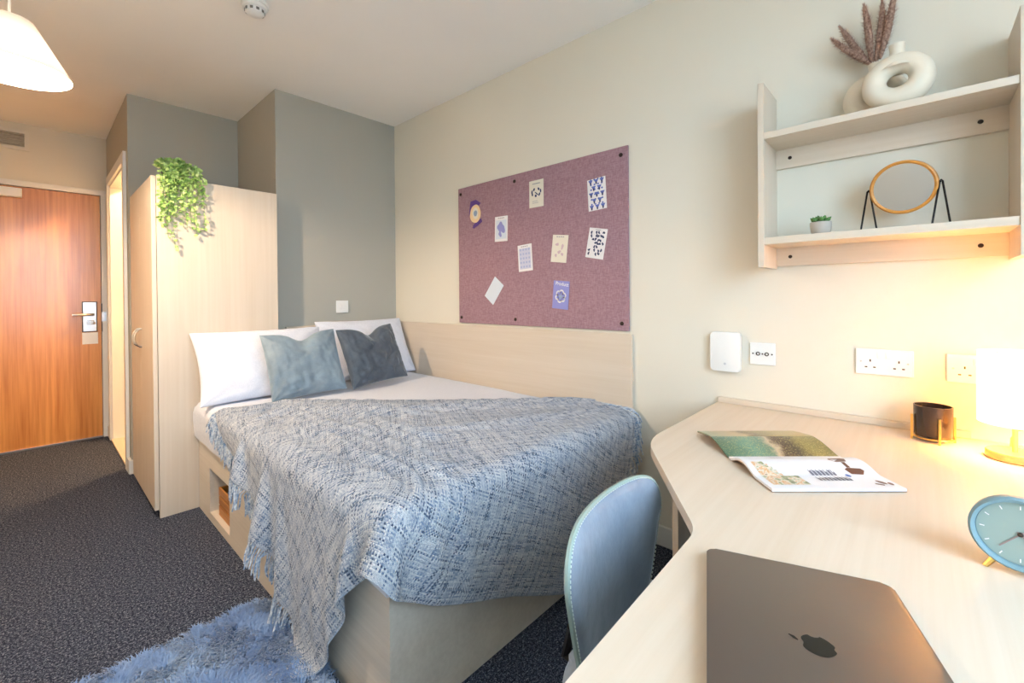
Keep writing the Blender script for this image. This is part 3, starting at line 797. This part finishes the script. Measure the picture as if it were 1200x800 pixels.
# round mirror
mr = thing('table_mirror', 'round wood framed mirror on black wire stand on the lower shelf', 'mirror', (1.81, .030, 1.328), math.radians(-8))
fw = wood('mirror_frame_wood', C(222, 156, 72), C(196, 126, 46), 'y')
RM, zc = .080, .128
tilt = Matrix.Translation((0, 0, zc)) @ Matrix.Rotation(math.radians(-14), 4, 'Y') @ Matrix.Rotation(-PI/2, 4, 'Y')
b = bmesh.new(); lathe(b, [(RM-.009, .010), (RM-.004, .0125), (RM, .010), (RM, -.008), (RM-.004, -.010), (0, -.010), (0, -.004), (RM-.011, -.004), (RM-.009, .010)], 56)
obj('frame', b, fw, mr, smooth=True, xf=tilt)
b = bmesh.new(); lathe(b, [(0, .006), (RM-.0095, .006)], 56); obj('mirror_glass', b, plain('mirror_silver', C(226, 226, 224), .04, 1.0), mr, xf=tilt)
for s in (-1, 1):
    b = bmesh.new(); y = s*(RM+.004)
    tube(b, [(-.014, y+.018, .003), (-.001, y+.003, zc+.002), (0, y, zc+.006), (.001, y-.003, zc+.002), (.014, y-.018, .003)], .0026, 8)
    tube(b, [(0, y, zc+.002), (0, y-s*.008, zc)], .003, 8)
    obj('stand_leg', b, 'black_metal', mr, smooth=True)

# succulent
sc_ = thing('potted_succulent', 'tiny green succulent in a grey pot on the lower shelf', 'potted plant', (1.80, .238, 1.328))
obj('pot', lathe(bmesh.new(), [(0, 0), (.022, 0), (.028, .012), (.031, .036), (.0305, .044), (.027, .044), (.027, .038), (0, .038)], 28), paint('concrete_pot', C(188, 180, 170), .8), sc_, smooth=True)
obj('soil', lathe(bmesh.new(), [(.027, .039), (0, .041)], 20), plain('soil', C(60, 46, 36), .95), sc_)
gm = NT('succulent_green'); gv = gm.coords(); gm.l(gm.ramp(gm.noise(gv, 60, 2), [(.35, C(46, 92, 40)), (.65, C(94, 138, 66))]), gm.b.inputs['Base Color']); gm.b.inputs['Roughness'].default_value = .45
for k in range(15):
    ring_ = 0 if k < 7 else (1 if k < 12 else 2); a = k*2.4; el_ = (.35, .75, 1.15)[ring_]; ln = (.034, .028, .020)[ring_]
    b = bmesh.new(); tube(b, [(0, 0, 0), (ln*.35, 0, .002), (ln*.75, 0, .004), (ln, 0, .008)], [.003, .0075, .0065, .0008], 8)
    b.transform(Matrix.Translation((0, 0, .041)) @ Matrix.Rotation(a, 4, 'Z') @ Matrix.Rotation(-el_, 4, 'Y'))
    obj('leaf', b, gm.m, sc_, smooth=True)

# ------------------------------------------------------------------ pinboard and cards
PY0, PY1, PZ0, PZ1 = 1.004, 2.228, .962, 1.842
PX = WR-.015
pb_ = thing('pinboard', 'large mauve felt pinboard screwed to the cream wall above the bed', 'pinboard', mat=on_right_wall(WR-.001, (PY0+PY1)/2, (PZ0+PZ1)/2))
hw, hh = (PY1-PY0)/2, (PZ1-PZ0)/2
obj('felt_board', bx(-hw, hw, -hh, hh, 0, .013, bev=.002), 'pinboard', pb_)
for ux in (-hw+.025, 0-.11, hw-.035):
    for vy_ in (-hh+.035, hh-.04):
        b = bmesh.new(); lathe(b, [(.010, .013), (.0095, .016), (.004, .0175), (0, .0175)], 14); obj('screw_cap', b, 'screw', pb_, smooth=True, xf=Matrix.Translation((ux, vy_, 0)))
M_['hand'] = plain('clock_hand', C(150, 128, 124), .5)
PAL = {k: plain('ink_'+k, c, .7) for k, c in dict(white=C(236, 232, 232), cream=C(230, 222, 206), lilac=C(150, 150, 206), lav=C(204, 204, 222), navy=C(46, 58, 96), pink=C(206, 180, 186), purple=C(98, 66, 138), peach=C(240, 208, 160), bluegrey=C(150, 166, 190), periw=C(146, 146, 206), pale=C(214, 222, 232), grey=C(150, 150, 156), blue=C(96, 112, 186), dots=C(170, 180, 214)).items()}
def card(label, yc, zc_, w_, h_, rot, base, prints, name='postcard'):
    m = on_right_wall(PX-.0012, yc, zc_) @ Matrix.Rotation(rot, 4, 'Z')
    c_ = thing(name, label, 'card', mat=m, group='cards pinned on the pinboard')
    if base: obj('card_sheet', bx(-w_/2, w_/2, -h_/2, h_/2, -.0006, .0008), PAL[base], c_)
    for z, (col, polys) in enumerate(prints):
        b = bmesh.new()
        for p in polys: flat(b, [(x*w_/2, y*h_/2) for x, y in p], .0011+.0003*z)
        obj('print', b, PAL[col], c_, smooth='keep')
    return c_
def blob(cx, cy, rx, ry, seed, n=18, amp=.3):
    rr = random.Random(seed); ph = [rr.uniform(0, 6.28) for _ in range(3)]
    return [(cx+rx*(1+amp*(.6*math.sin(2*t+ph[0])+.4*math.sin(3*t+ph[1])+.3*math.sin(5*t+ph[2])))*math.cos(t), cy+ry*(1+amp*(.6*math.sin(2*t+ph[0])+.4*math.sin(3*t+ph[1])+.3*math.sin(5*t+ph[2])))*math.sin(t)) for t in [2*PI*k/n for k in range(n)]]
def bar(x0, x1, y, h_=.02): return [(x0, y-h_), (x1, y-h_), (x1, y+h_), (x0, y+h_)]
titlebars = [bar(-.5+.26*k, -.5+.26*k+.19, .86, .03) for k in range(4)]
card('purple and yellow round sticker pinned on the mauve board', 2.060, 1.655, .135, .18, 0, None, [
    ('purple', [[(-.65, .95), (.1, 1.0), (.75, .70), (.3, .45), (-.6, .2), (-.9, -.1), (-.75, .6)], [(-.3, -.75), (.2, -.55), (.75, -.35), (.95, -.6), (.3, -.85), (-.2, -1.0), (-.4, -.95)]]),
    ('peach', [blob(0, .02, .72, .66, 3, 24, .05)]), ('cream', [blob(.02, .05, .42, .40, 5, 20, .08)]), ('bluegrey', [blob(.03, .05, .24, .22, 8, 14, .08)])], 'round_sticker')
card('white card with a lilac blot drawing', 1.834, 1.537, .105, .150, math.radians(-1.5), 'white', [
    ('pale', [bar(-.82, .82, -.05, .75)]), ('lilac', [blob(.0, .1, .55, .42, 11, 26, .35), blob(-.15, -.4, .22, .25, 12)]), ('grey', titlebars)])
card('small lavender patterned card with a white border', 1.646, 1.351, .105, .152, math.radians(3.5), 'white', [
    ('lav', [bar(-.8, .8, -.05, .78)]), ('dots', [ell(-.6+.4*i, -.66+.32*j, .13, .09, 8) for i in range(4) for j in range(5)]), ('grey', titlebars)])
card('cream card with a ring of dark ink marks', 1.560, 1.703, .102, .150, 0, 'cream', [
    ('navy', [ell(.62*math.cos(a), .1+.26*math.sin(a), .10, .15, 10, a) for a in (0.2, 1.0, 2.1, 2.9, 3.6, 4.6, 5.5)]+[ell(.05, .0, .3, .05, 10, -.5)]), ('grey', [bar(-.55, .55, .75, .03), bar(-.55, .2, -.55, .015), bar(-.55, .3, -.68, .015)])])
card('cream card with faint pink sketches', 1.403, 1.384, .102, .146, math.radians(-7), 'cream', [
    ('pink', [blob(-.35, .3, .2, .12, 21), blob(.35, .15, .15, .2, 22), blob(.0, -.25, .22, .12, 23), blob(-.4, -.5, .16, .1, 24), blob(.4, -.4, .15, .12, 25)]), ('grey', titlebars)])
card('white card with a repeating blue palm fan pattern', 1.171, 1.637, .104, .158, math.radians(3), 'white', [
    ('blue', [[(cx+.26*s_, cy+.16) for s_ in (-1, 1)]+[(cx, cy-.12)] for cx, cy in [(-.62+.62*i+(.31 if j % 2 else 0), .78-.40*j) for j in range(5) for i in range(3)] if abs(cx) < .75]+[ell(-.6+.4*i, .95-.31*j, .10, .06, 8) for i in range(4) for j in range(6)]),
    ('navy', [ell(cx, cy-.06, .09, .10, 8) for cx, cy in [(-.62+.62*i+(.31 if j % 2 else 0), .78-.40*j) for j in range(5) for i in range(3)] if abs(cx) < .8])])
rr = random.Random(4)
card('white card covered in small navy blotches', 1.176, 1.392, .104, .150, math.radians(-11), 'white', [
    ('navy', [blob(-.66+.265*i+rr.uniform(-.05, .05), -.70+.235*j+rr.uniform(-.04, .04), .12, .095, i*9+j, 10, .45) for i in range(6) for j in range(7) if rr.random() < .72]), ('grey', [bar(-.3, .3, .9, .02)])])
card('blank pale blue card pinned at a steep slant', 1.899, 1.167, .092, .148, math.radians(-38), 'pale', [])
fl = []
for k in range(6):
    a = 2*PI*k/6+.3; fl.append(ell(.40*math.cos(a), -.10+.28*math.sin(a), .30, .21, 14))
fi = [ell(.40*math.cos(2*PI*k/6+.3), -.10+.28*math.sin(2*PI*k/6+.3), .16, .10, 14) for k in range(6)]
pc = card('periwinkle blue card with a white flower outline and white lettering', 1.397, 1.137, .104, .150, math.radians(-5), 'periw', [('white', fl), ('periw', fi+[ell(0, -.10, .30, .21, 14)]), ('bluegrey', [ell(0, -.12, .2, .14, 12)])])
def text_bm(s, size):
    cu = bpy.data.curves.new('txt', 'FONT'); cu.body = s; cu.size = size; cu.align_x = 'CENTER'; cu.align_y = 'CENTER'; cu.resolution_u = 3; cu.offset = size*.02
    to = bpy.data.objects.new('txt', cu); COL.objects.link(to); dg = bpy.context.evaluated_depsgraph_get()
    me = bpy.data.meshes.new_from_object(to.evaluated_get(dg)); bm = bmesh.new(); bm.from_mesh(me)
    bpy.data.objects.remove(to); bpy.data.curves.remove(cu); bpy.data.meshes.remove(me); return bm
obj('lettering', text_bm('Product', .026), PAL['white'], pc, smooth='keep', xf=Matrix.Translation((.004, .058, .0014)) @ Matrix.Rotation(math.radians(-4), 4, 'Z'))

# ------------------------------------------------------------------ sockets, router
def socket(label, y, z, w_, kind):
    s_ = thing('wall_socket', label, 'socket', mat=on_right_wall(WR, y, z))
    obj('plate', bx(-w_/2, w_/2, -.043, .043, 0, .009, bev=.0025), 'white_plastic', s_)
    def slot(x, y_, a, b_): obj('socket_hole', bx(x-a/2, x+a/2, y_-b_/2, y_+b_/2, .0085, .0096), 'slot', s_)
    def screw(x, y_):
        b = bmesh.new(); lathe(b, [(.003, .009), (.0028, .0102), (0, .0104)], 10); obj('screw', b, 'slot' if kind == 'data' else 'steel', s_, smooth=True, xf=Matrix.Translation((x, y_, 0)))
    if kind == 'double':
        for cx in (-.035, .038):
            slot(cx, .004, .004, .008); slot(cx-.011, -.018, .007, .004); slot(cx+.011, -.018, .007, .004)
        screw(-.060, .0); screw(.060, 0)
        for cx in (-.010, .012):
            obj('rocker_switch', bx(cx-.007, cx+.007, .012, .034, .008, .012, bev=.002), 'white_plastic', s_)
    elif kind == 'data':
        for cx in (-.015, .015):
            b = bmesh.new(); lathe(b, [(.0075, .009), (.0075, .012), (.005, .012), (.004, .008), (0, .008)], 14); obj('aerial_port', b, 'slot', s_, smooth=True, xf=Matrix.Translation((cx, 0, 0)))
        screw(-.033, 0); screw(.033, 0); screw(0, 0)
socket('white double power socket with two switches above the back of the desk', .081, .901, .148, 'double')
socket('white double power socket partly behind the glowing table lamp', -.142, .899, .148, 'double')
socket('white square aerial socket beside the router box', .441, .900, .088, 'data')
hs = thing('light_switch', 'small white square switch plate on the grey wall above the bed', 'switch', mat=on_south_face(1.480, YH, 1.069))
obj('plate', bx(-.044, .044, -.043, .043, 0, .009, bev=.0025), 'white_plastic', hs)
for cx in (-.012, .012): obj('rocker_switch', bx(cx-.008, cx+.008, -.014, .014, .008, .012, bev=.002), 'white_plastic', hs)
rtb = thing('wifi_router', 'white rounded router box mounted on the cream wall', 'router', mat=on_right_wall(WR, .572, .900))
b = bmesh.new(); prism(b, rrect(-.056, .056, -.079, .079, .012), .004, .030, bev=.005, seg=3); obj('case', b, 'white_plastic', rtb, smooth=True)
obj('mounting_plate', bx(-.05, .05, -.07, .07, 0, .004), 'white_plastic', rtb)
b = bmesh.new(); lathe(b, [(.005, .030), (.004, .0308), (0, .0308)], 16); obj('led', b, plain('led_grey', C(205, 205, 208), .3), rtb, xf=Matrix.Translation((.0, -.048, 0)))

# ------------------------------------------------------------------ table lamp
tl = thing('table_lamp', 'glowing white drum shade table lamp with round wooden base', 'table lamp', (1.745, -.190, DT))
lw = wood('lamp_base_wood', C(224, 178, 110), C(204, 152, 84), 'x')
b = bmesh.new(); lathe(b, [(0, 0), (.052, 0), (.055, .003), (.055, .018), (.053, .021), (0, .021)], 48); obj('base', b, lw, tl, smooth=True)
b = bmesh.new(); tube(b, [(0, 0, .02), (0, 0, .21)], .0055, 12); obj('stem', b, plain('lamp_stem', C(206, 176, 130), .3, .3), tl, smooth=True)
shm_m = shade_cloth('lamp_shade', C(246, 240, 228), .5)
b = bmesh.new(); lathe(b, [(.070, .095), (.070, .285)], 48); obj('shade', b, shm_m, tl, smooth=True)
b = bmesh.new()
for k in range(3):
    a = 2*PI*k/3+.4; tube(b, [(.006*math.cos(a), .006*math.sin(a), .205), (.068*math.cos(a), .068*math.sin(a), .275)], .0016, 6)
obj('shade_carrier', b, 'brass', tl)
b = bmesh.new(); bmesh.ops.create_uvsphere(b, u_segments=16, v_segments=10, radius=.022); b.transform(Matrix.Translation((0, 0, .225))); obj('bulb', b, eb.m, tl, smooth=True)
pl = bpy.data.lights.new('table_lamp_bulb', 'POINT'); pl.energy = 9.0; pl.color = (1, .46, .10); pl.shadow_soft_size = .03
po = bpy.data.objects.new('table_lamp_bulb', pl); COL.objects.link(po); po.parent = tl; po.location = (0, 0, .16)
b = bmesh.new(); tube(b, [(1.797, -.185, DT+.010), (1.815, -.19, DT+.014), (1.85, -.195, DT+.032), (1.885, -.21, DT+.05), (1.895, -.25, DT+.06), (1.90, -.32, DT+.02), (1.89, -.38, DT+.003)], .0026, 8)
tag(obj('lamp_cable', b, 'cable', None, smooth=True), 'thin cable running from the table lamp base to the wall', 'cable')

# black candle pot on brass legs
cp = thing('candle_pot', 'black ceramic pot on a slim brass stand beside the lamp', 'pot', (1.815, -.035, DT))
b = bmesh.new(); lathe(b, [(0, .014), (.040, .014), (.043, .018), (.044, .105), (.041, .105), (.039, .03), (0, .028)], 40); obj('pot', b, plain('black_ceramic', C(38, 30, 30), .25), cp, smooth=True)
b = bmesh.new(); tube(b, [(.0465*math.cos(a), .0465*math.sin(a), .012) for a in np.linspace(0, 2*PI, 33)], .002, 6, caps=False); tube(b, [(-.046, 0, .011), (.046, 0, .011)], .002, 6); tube(b, [(0, -.046, .0095), (0, .046, .0095)], .002, 6); obj('stand_ring', b, 'brass', cp, smooth=True)
for k in range(4):
    a = 2*PI*k/4+math.radians(196); b = bmesh.new(); x, y = .0485*math.cos(a), .0485*math.sin(a)
    box(b, x-.003, x+.003, y-.003, y+.003, 0, .075, bev=.0008); obj('leg', b, 'brass', cp)

# ------------------------------------------------------------------ alarm clock
ck = thing('alarm_clock', 'round pale teal alarm clock on brass feet on the desk', 'clock', (1.035, -.118, DT), math.radians(-6)); ck.scale = (1.12,)*3
cm_ = plain('clock_teal', C(122, 152, 162), .45); cf = plain('clock_face', C(150, 168, 162), .6)
XF = Matrix.Translation((0, 0, .058)) @ Matrix.Rotation(math.radians(-90), 4, 'Y')      # lathe axis -> -X
b = bmesh.new(); lathe(b, [(0, -.040), (.030, -.040), (.044, -.028), (.050, -.008), (.051, .006), (.048, .010), (.044, .008), (.043, .002), (0, .002)], 48); obj('case', b, cm_, ck, smooth=True, xf=XF)
b = bmesh.new(); lathe(b, [(0, .003), (.0425, .003)], 48); fc = obj('dial', b, cf, ck, xf=XF)
for k in range(12):
    a = 2*PI*k/12; b = bx(-.0006, .0006, .034, .039, .0032, .0036); obj('hour_mark', b, PAL['white'], fc, xf=XF @ Matrix.Rotation(a, 4, 'Z'))
for nm, a, ln, w3, colr in (('hour_hand', 2.35, .020, .0010, 'hand'), ('minute_hand', .85, .030, .0008, 'hand'), ('second_hand', 3.9, .034, .0006, 'pink')):
    b = bx(-w3, w3, -.004, ln, .0038, .0043); obj(nm, b, M_.get(colr) or PAL[colr], fc, xf=XF @ Matrix.Rotation(a, 4, 'Z'))
b = bmesh.new(); lathe(b, [(0, .006), (.003, .005), (.003, .003), (0, .003)], 12); obj('hand_pin', b, 'slot', fc, xf=XF)
for s in (-1, 1):
    b = bmesh.new(); tube(b, [(.004, s*.022, .018), (-.004, s*.034, .0)], [.0045, .003], 8); obj('foot', b, 'brass', ck, smooth=True)
b = bmesh.new(); tube(b, [(.034, 0, .03), (.046, 0, 0)], [.004, .003], 8); obj('foot', b, 'brass', ck, smooth=True)

# ------------------------------------------------------------------ laptop
e1 = Vector((.079, -.233, 0)).normalized(); e2 = Vector((-.276, -.073, 0)).normalized(); e2 = (e2-e1*e2.dot(e1)).normalized()
LW, LD = .352, .246
cen = Vector((.763, .261, DT)) + e1*LD/2 + e2*LW/2
# local y is towards the first corner edge (-e1), local x = along e2 reversed so that z stays up
ax = e2; ay = Vector((0, 0, 1)).cross(ax)
mt = Matrix((ax, ay, Vector((0, 0, 1)))).transposed().to_4x4(); mt.translation = cen
lp = thing('laptop', 'closed space grey laptop with a dark mirrored fruit emblem on its lid', 'laptop', mat=mt)
lm = plain('space_grey_aluminium', C(132, 122, 116), .42, .85)
b = bmesh.new(); prism(b, rrect(-LW/2, LW/2, -LD/2, LD/2, .014, 6), .0015, .0105, bev=.002); obj('base', b, lm, lp, smooth=True)
b = bmesh.new(); prism(b, rrect(-LW/2, LW/2, -LD/2, LD/2, .014, 6), .0112, .0165, bev=.0018); lid = obj('lid', b, lm, lp, smooth=True)
for sx_ in (-1, 1):
    for sy in (-1, 1):
        b = bmesh.new(); lathe(b, [(0, 0), (.007, 0), (.007, .002), (0, .002)], 12); obj('rubber_foot', b, 'black', lp, xf=Matrix.Translation((sx_*.15, sy*.1, 0)))
# emblem
def emblem():
    pts = []
    n = 64
    for k in range(n):
        t = 2*PI*k/n
        r = 1.0
        x = math.cos(t)*.93; y = math.sin(t)*1.0
        if y > 0: y -= .20*math.exp(-(x/.30)**2)*y       # dip at top
        if y < 0: y += .16*math.exp(-(x/.22)**2)*(-y)     # dip at bottom
        if y < 0: x *= 1-.22*y*y
        pts.append((x, y))
    bite = (1.12, .12, .42); out = []
    for x, y in pts:
        dx, dy = x-bite[0], y-bite[1]; d_ = math.hypot(dx, dy)
        if d_ < bite[2]: x, y = bite[0]+dx/d_*bite[2], bite[1]+dy/d_*bite[2]
        out.append((x, y))
    lf = [(.02, 1.08), (.12, 1.34), (.42, 1.60), (.46, 1.50), (.36, 1.24), (.14, 1.08)]
    return out, lf
ap, lf = emblem(); LS = .019
b = bmesh.new(); flat(b, [(x*LS, y*LS) for x, y in ap], .0167); flat(b, [(x*LS, y*LS) for x, y in lf], .0167)
obj('emblem', b, plain('emblem_mirror', C(70, 66, 62), .12, .9), lid, smooth='keep', xf=Matrix.Rotation(PI, 4, 'Z'))

# ------------------------------------------------------------------ magazine
mu = Vector((.665, -.747, 0)); mw = Vector((.747, .665, 0))
mo = Vector((1.107, .237, DT))
mm = Matrix((mu, mw, Vector((0, 0, 1)))).transposed().to_4x4(); mm.translation = mo
mg = thing('magazine', 'open glossy magazine lying on the desk', 'magazine', mat=mm)
PH, PW = .295, .205
def page_z(s):     # s across both pages 0..2*PW; paper height above desk
    if s < PW:
        t = s/PW; return .0085+.015*math.sin(min(1, max(0, (t-.35)/.6))*PI)**1.3*1.0-.0045*max(0, (t-.8)/.2)
    t = (s-PW)/PW; return .0040+.022*math.sin(min(1, t/.55)*PI*.5)**1.2*(1 if t < .55 else 0)+(0 if t < .55 else .022-.014*((t-.55)/.45)**1.2)
def sheet(s0, s1, zoff, thick, n=26, t0=0.0, t1=PH):
    bm = bmesh.new(); up = []; dn = []
    for k in range(n+1):
        s = s0+(s1-s0)*k/n; z = max(.0006+thick, page_z(s)+zoff)
        up.append((bm.verts.new((t0, s, z)), bm.verts.new((t1, s, z)))); dn.append((bm.verts.new((t0, s, z-thick)), bm.verts.new((t1, s, z-thick))))
    for k in range(n):
        bm.faces.new((up[k][0], up[k][1], up[k+1][1], up[k+1][0])); bm.faces.new((dn[k][0], dn[k+1][0], dn[k+1][1], dn[k][1]))
        for e in (0, 1): bm.faces.new((up[k][e], up[k+1][e], dn[k+1][e], dn[k][e]))
    bm.faces.new((up[0][0], dn[0][0], dn[0][1], up[0][1])); bm.faces.new((up[n][0], up[n][1], dn[n][1], dn[n][0])); return bm
gl_white = plain('glossy_paper', C(232, 232, 238), .28)
cov = plain('magazine_cover', C(150, 120, 96), .35)
obj('page_block', sheet(0, PW-.002, 0, .006), gl_white, mg, smooth=True)
obj('cover', sheet(.0, PW-.004, -.0066, .0012), cov, mg, smooth=True)
# left-hand (far) page with a garden photograph
gp = NT('garden_photo'); tcv = gp.n('ShaderNodeTexCoord'); sp = gp.n('ShaderNodeSeparateXYZ'); gp.l(tcv.outputs['Object'], sp.inputs[0])
nz_ = gp.noise(tcv.outputs['Object'], 26, 4, .6); nf = gp.noise(tcv.outputs['Object'], 300, 2)
ux = gp.math('ADD', gp.math('DIVIDE', sp.outputs[0], PH), gp.math('MULTIPLY', gp.math('SUBTRACT', nz_, .5), .22))
c1_ = gp.ramp(ux, [(.0, C(70, 104, 84)), (.30, C(112, 150, 128)), (.44, C(96, 130, 112)), (.50, C(196, 176, 150)), (.56, C(84, 62, 48)), (.72, C(74, 58, 40)), (.80, C(140, 128, 70)), (1.0, C(120, 112, 60))])
c2_ = gp.ramp(gp.math('ADD', gp.math('MULTIPLY', sp.outputs[0], 1/PH), gp.math('MULTIPLY', nz_, .4)), [(.2, C(150, 160, 130)), (.5, C(200, 178, 140)), (.62, C(112, 92, 56)), (.9, C(176, 156, 96))])
sel = gp.math('GREATER_THAN', sp.outputs[1], PW+PW*.52)
gcol = gp.mix(sel, c1_, c2_)
gcol = gp.mix(gp.math('MULTIPLY', gp.math('GREATER_THAN', nf, .58), .45), gcol, C(206, 196, 130))
gp.l(gcol, gp.b.inputs['Base Color']); gp.b.inputs['Roughness'].default_value = .28
obj('photo_page', sheet(PW+.001, 2*PW, 0, .003), gp.m, mg, smooth=True)
obj('cover', sheet(PW+.003, 2*PW-.002, -.0036, .0012), cov, mg, smooth=True)
def decal(name, polys, mat, lift=.0005):
    b = bmesh.new()
    for p in polys: b.faces.new([b.verts.new((x, y, page_z(y)+lift)) for x, y in p])
    obj(name, b, mat, mg, smooth='keep')
tan = plain('print_tan', C(206, 164, 120), .3); brn = plain('print_brown', C(112, 70, 54), .3); dk_ = plain('print_dark', C(122, 120, 134), .3); grn = plain('print_green', C(170, 172, 150), .3); blu = plain('print_blue', C(60, 110, 190), .3)
def px(a, b_): return (a*PH, (1-b_)*PW)     # a along page height, b from spine to edge
def quad(a0, a1, b0, b1, n=1): return [px(a0, b0), px(a1, b0), px(a1, b1), px(a0, b1)]
pp_ = NT('printed_food_photo'); pv_ = pp_.coords(); pn = pp_.noise(pv_, 42, 3, .6)
pp_.l(pp_.ramp(pn, [(.30, C(96, 78, 60)), (.40, C(150, 158, 112)), (.48, C(228, 220, 208)), (.55, C(214, 160, 100)), (.62, C(240, 222, 200)), (.72, C(120, 84, 56))]), pp_.b.inputs['Base Color']); pp_.b.inputs['Roughness'].default_value = .3
decal('printed_photo', [quad(.05, .15+.02*k, .40+.05*k, .45+.05*k) for k in range(5)]+[quad(.05, .34, .65+.05*k, .70+.05*k) for k in range(5)], pp_.m)
rr = random.Random(9)
txt = []
for row, (a0, a1, b_) in enumerate(((.46, .64, .60), (.46, .70, .74))):
    a = a0
    while a < a1:
        w3 = rr.uniform(.008, .014)
        txt.append([px(a, b_-.05), px(a+.006, b_-.05), px(a+.006, b_+.05), px(a, b_+.05)]); txt.append([px(a, b_+rr.uniform(-.05, .03)), px(a+w3+.01, b_+rr.uniform(-.05, .0)), px(a+w3+.01, b_+.05), px(a, b_+.05)][:4]); a += w3+.018
decal('printed_lines', txt, dk_)
decal('printed_lines', [quad(.28+.013*k, .288+.013*k, .22, .27) for k in range(8)], dk_)
decal('printed_sunglasses', [rot2([(x*.022, y*.011) for x, y in ((-1, .3), (-.8, .9), (.6, 1), (1, .5), (.7, -.9), (-.5, -1))], 0.05, px(.80, .36)), rot2([(x*.022, y*.011) for x, y in ((-1, .5), (-.6, 1), (.8, .9), (1, .3), (.5, -1), (-.7, -.9))], -.05, px(.84, .58)), [px(.80, .42), px(.83, .42), px(.83, .52), px(.80, .52)]], brn)
decal('printed_pin', [ell(*px(.74, .66), .006, .007, 12)], blu)
decal('printed_strap', [ell(*px(.90, .84), .006, .012, 12, .5), ell(*px(.95, .88), .005, .008, 12), [px(.84, .86), px(.89, .90), px(.88, .93), px(.83, .89)]], brn)

# ------------------------------------------------------------------ trailing plant
tp = thing('trailing_plant', 'bright green trailing plant in a black pot on top of the wardrobe', 'potted plant', (.505, 2.935, WZ))
obj('pot', lathe(bmesh.new(), [(0, 0), (.035, 0), (.045, .055), (.041, .055), (.038, .045), (0, .045)], 24), 'black', tp, smooth=True)
lf_m = NT('trailing_leaf'); lv = lf_m.coords(); lf_m.l(lf_m.ramp(lf_m.noise(lv, 45, 3), [(.3, C(124, 170, 84)), (.5, C(176, 206, 118)), (.7, C(218, 230, 176))]), lf_m.b.inputs['Base Color']); lf_m.b.inputs['Roughness'].default_value = .5
stem_b = bmesh.new(); leaf_b = bmesh.new()
def leaf(p, d, sz):
    d = d.normalized(); s1 = d.cross(Vector((random.uniform(-1, 1), random.uniform(-1, 1), random.uniform(-1, 1)))).normalized(); nn = s1.cross(d)
    q = [p, p+d*sz*.5+s1*sz*.42+nn*sz*.08, p+d*sz*1.05, p+d*sz*.5-s1*sz*.42+nn*sz*.08]
    vs2 = [leaf_b.verts.new(v) for v in q]; leaf_b.faces.new((vs2[0], vs2[1], vs2[2])); leaf_b.faces.new((vs2[0], vs2[2], vs2[3]))
for k in range(46):
    a = random.uniform(0, 2*PI)
    tx = random.uniform(-.06, .115) ; drop = random.choice((.10, .16, .20, .24, .26, .32))*random.uniform(.75, 1.05)
    if k < 6: tx, drop = (-.055, -.03, .0, .03, .09, .12)[k], (.24, .22, .37, .26, .29, .27)[k]
    if k > 30: drop = random.uniform(-.01, .05)
    p0 = Vector((random.uniform(-.02, .02), random.uniform(-.02, .02), .045)); p1 = Vector((tx*.5, -.035, random.uniform(.075, .115))); p2 = Vector((tx*.9, -.082+random.uniform(-.012, .004), random.uniform(.03, .06))); p3 = Vector((tx*1.12+random.uniform(-.012, .012), -.080+random.uniform(-.014, .004), -drop))
    pts = []
    for i in range(13):
        t = i/12
        if t < .5:
            s_ = t*2; pts.append(p0*(1-s_)**2+p1*2*s_*(1-s_)+p2*s_**2)
        else:
            s_ = t*2-1; pts.append(p2.lerp(p3, s_)+Vector((.006*math.sin(s_*5+k), -abs(.004*math.sin(s_*4)), 0)))
    tube(stem_b, pts, .0012, 4)
    L_ = sum((pts[i+1]-pts[i]).length for i in range(12)); nl = int(L_/.0085)
    for i in range(nl):
        t = (i+random.random())/nl*12*.999; q = int(t); p = pts[q].lerp(pts[q+1], t-q); tg = pts[q+1]-pts[q]
        dvec = tg.normalized()*.5+Vector((random.uniform(-1, 1), random.uniform(-1, .35), random.uniform(-.6, .9)))
        leaf(p, dvec, random.uniform(.015, .026))
for i in range(420):     # crown over the pot
    a = random.uniform(0, 2*PI); r = .062*math.sqrt(random.random()); p = Vector((r*math.cos(a)+.005, r*math.sin(a)-.015, .065+random.uniform(0, .05)*(1-r/.08)))
    leaf(p, Vector((math.cos(a), math.sin(a), random.uniform(-.2, 1.0))), random.uniform(.018, .028))
for v in list(leaf_b.verts)+list(stem_b.verts):     # keep foliage off the wardrobe
    if v.co.z < .004 and v.co.y > -.064: v.co.y = -.064-random.uniform(0, .004)
    if v.co.z > -.02 and v.co.z < .003: v.co.z = .003 if v.co.y > -.06 else v.co.z
obj('vines', stem_b, plain('vine_green', C(120, 150, 80), .6), tp)
fo = obj('foliage', leaf_b, lf_m.m, tp, smooth='keep'); fo['kind'] = 'stuff'
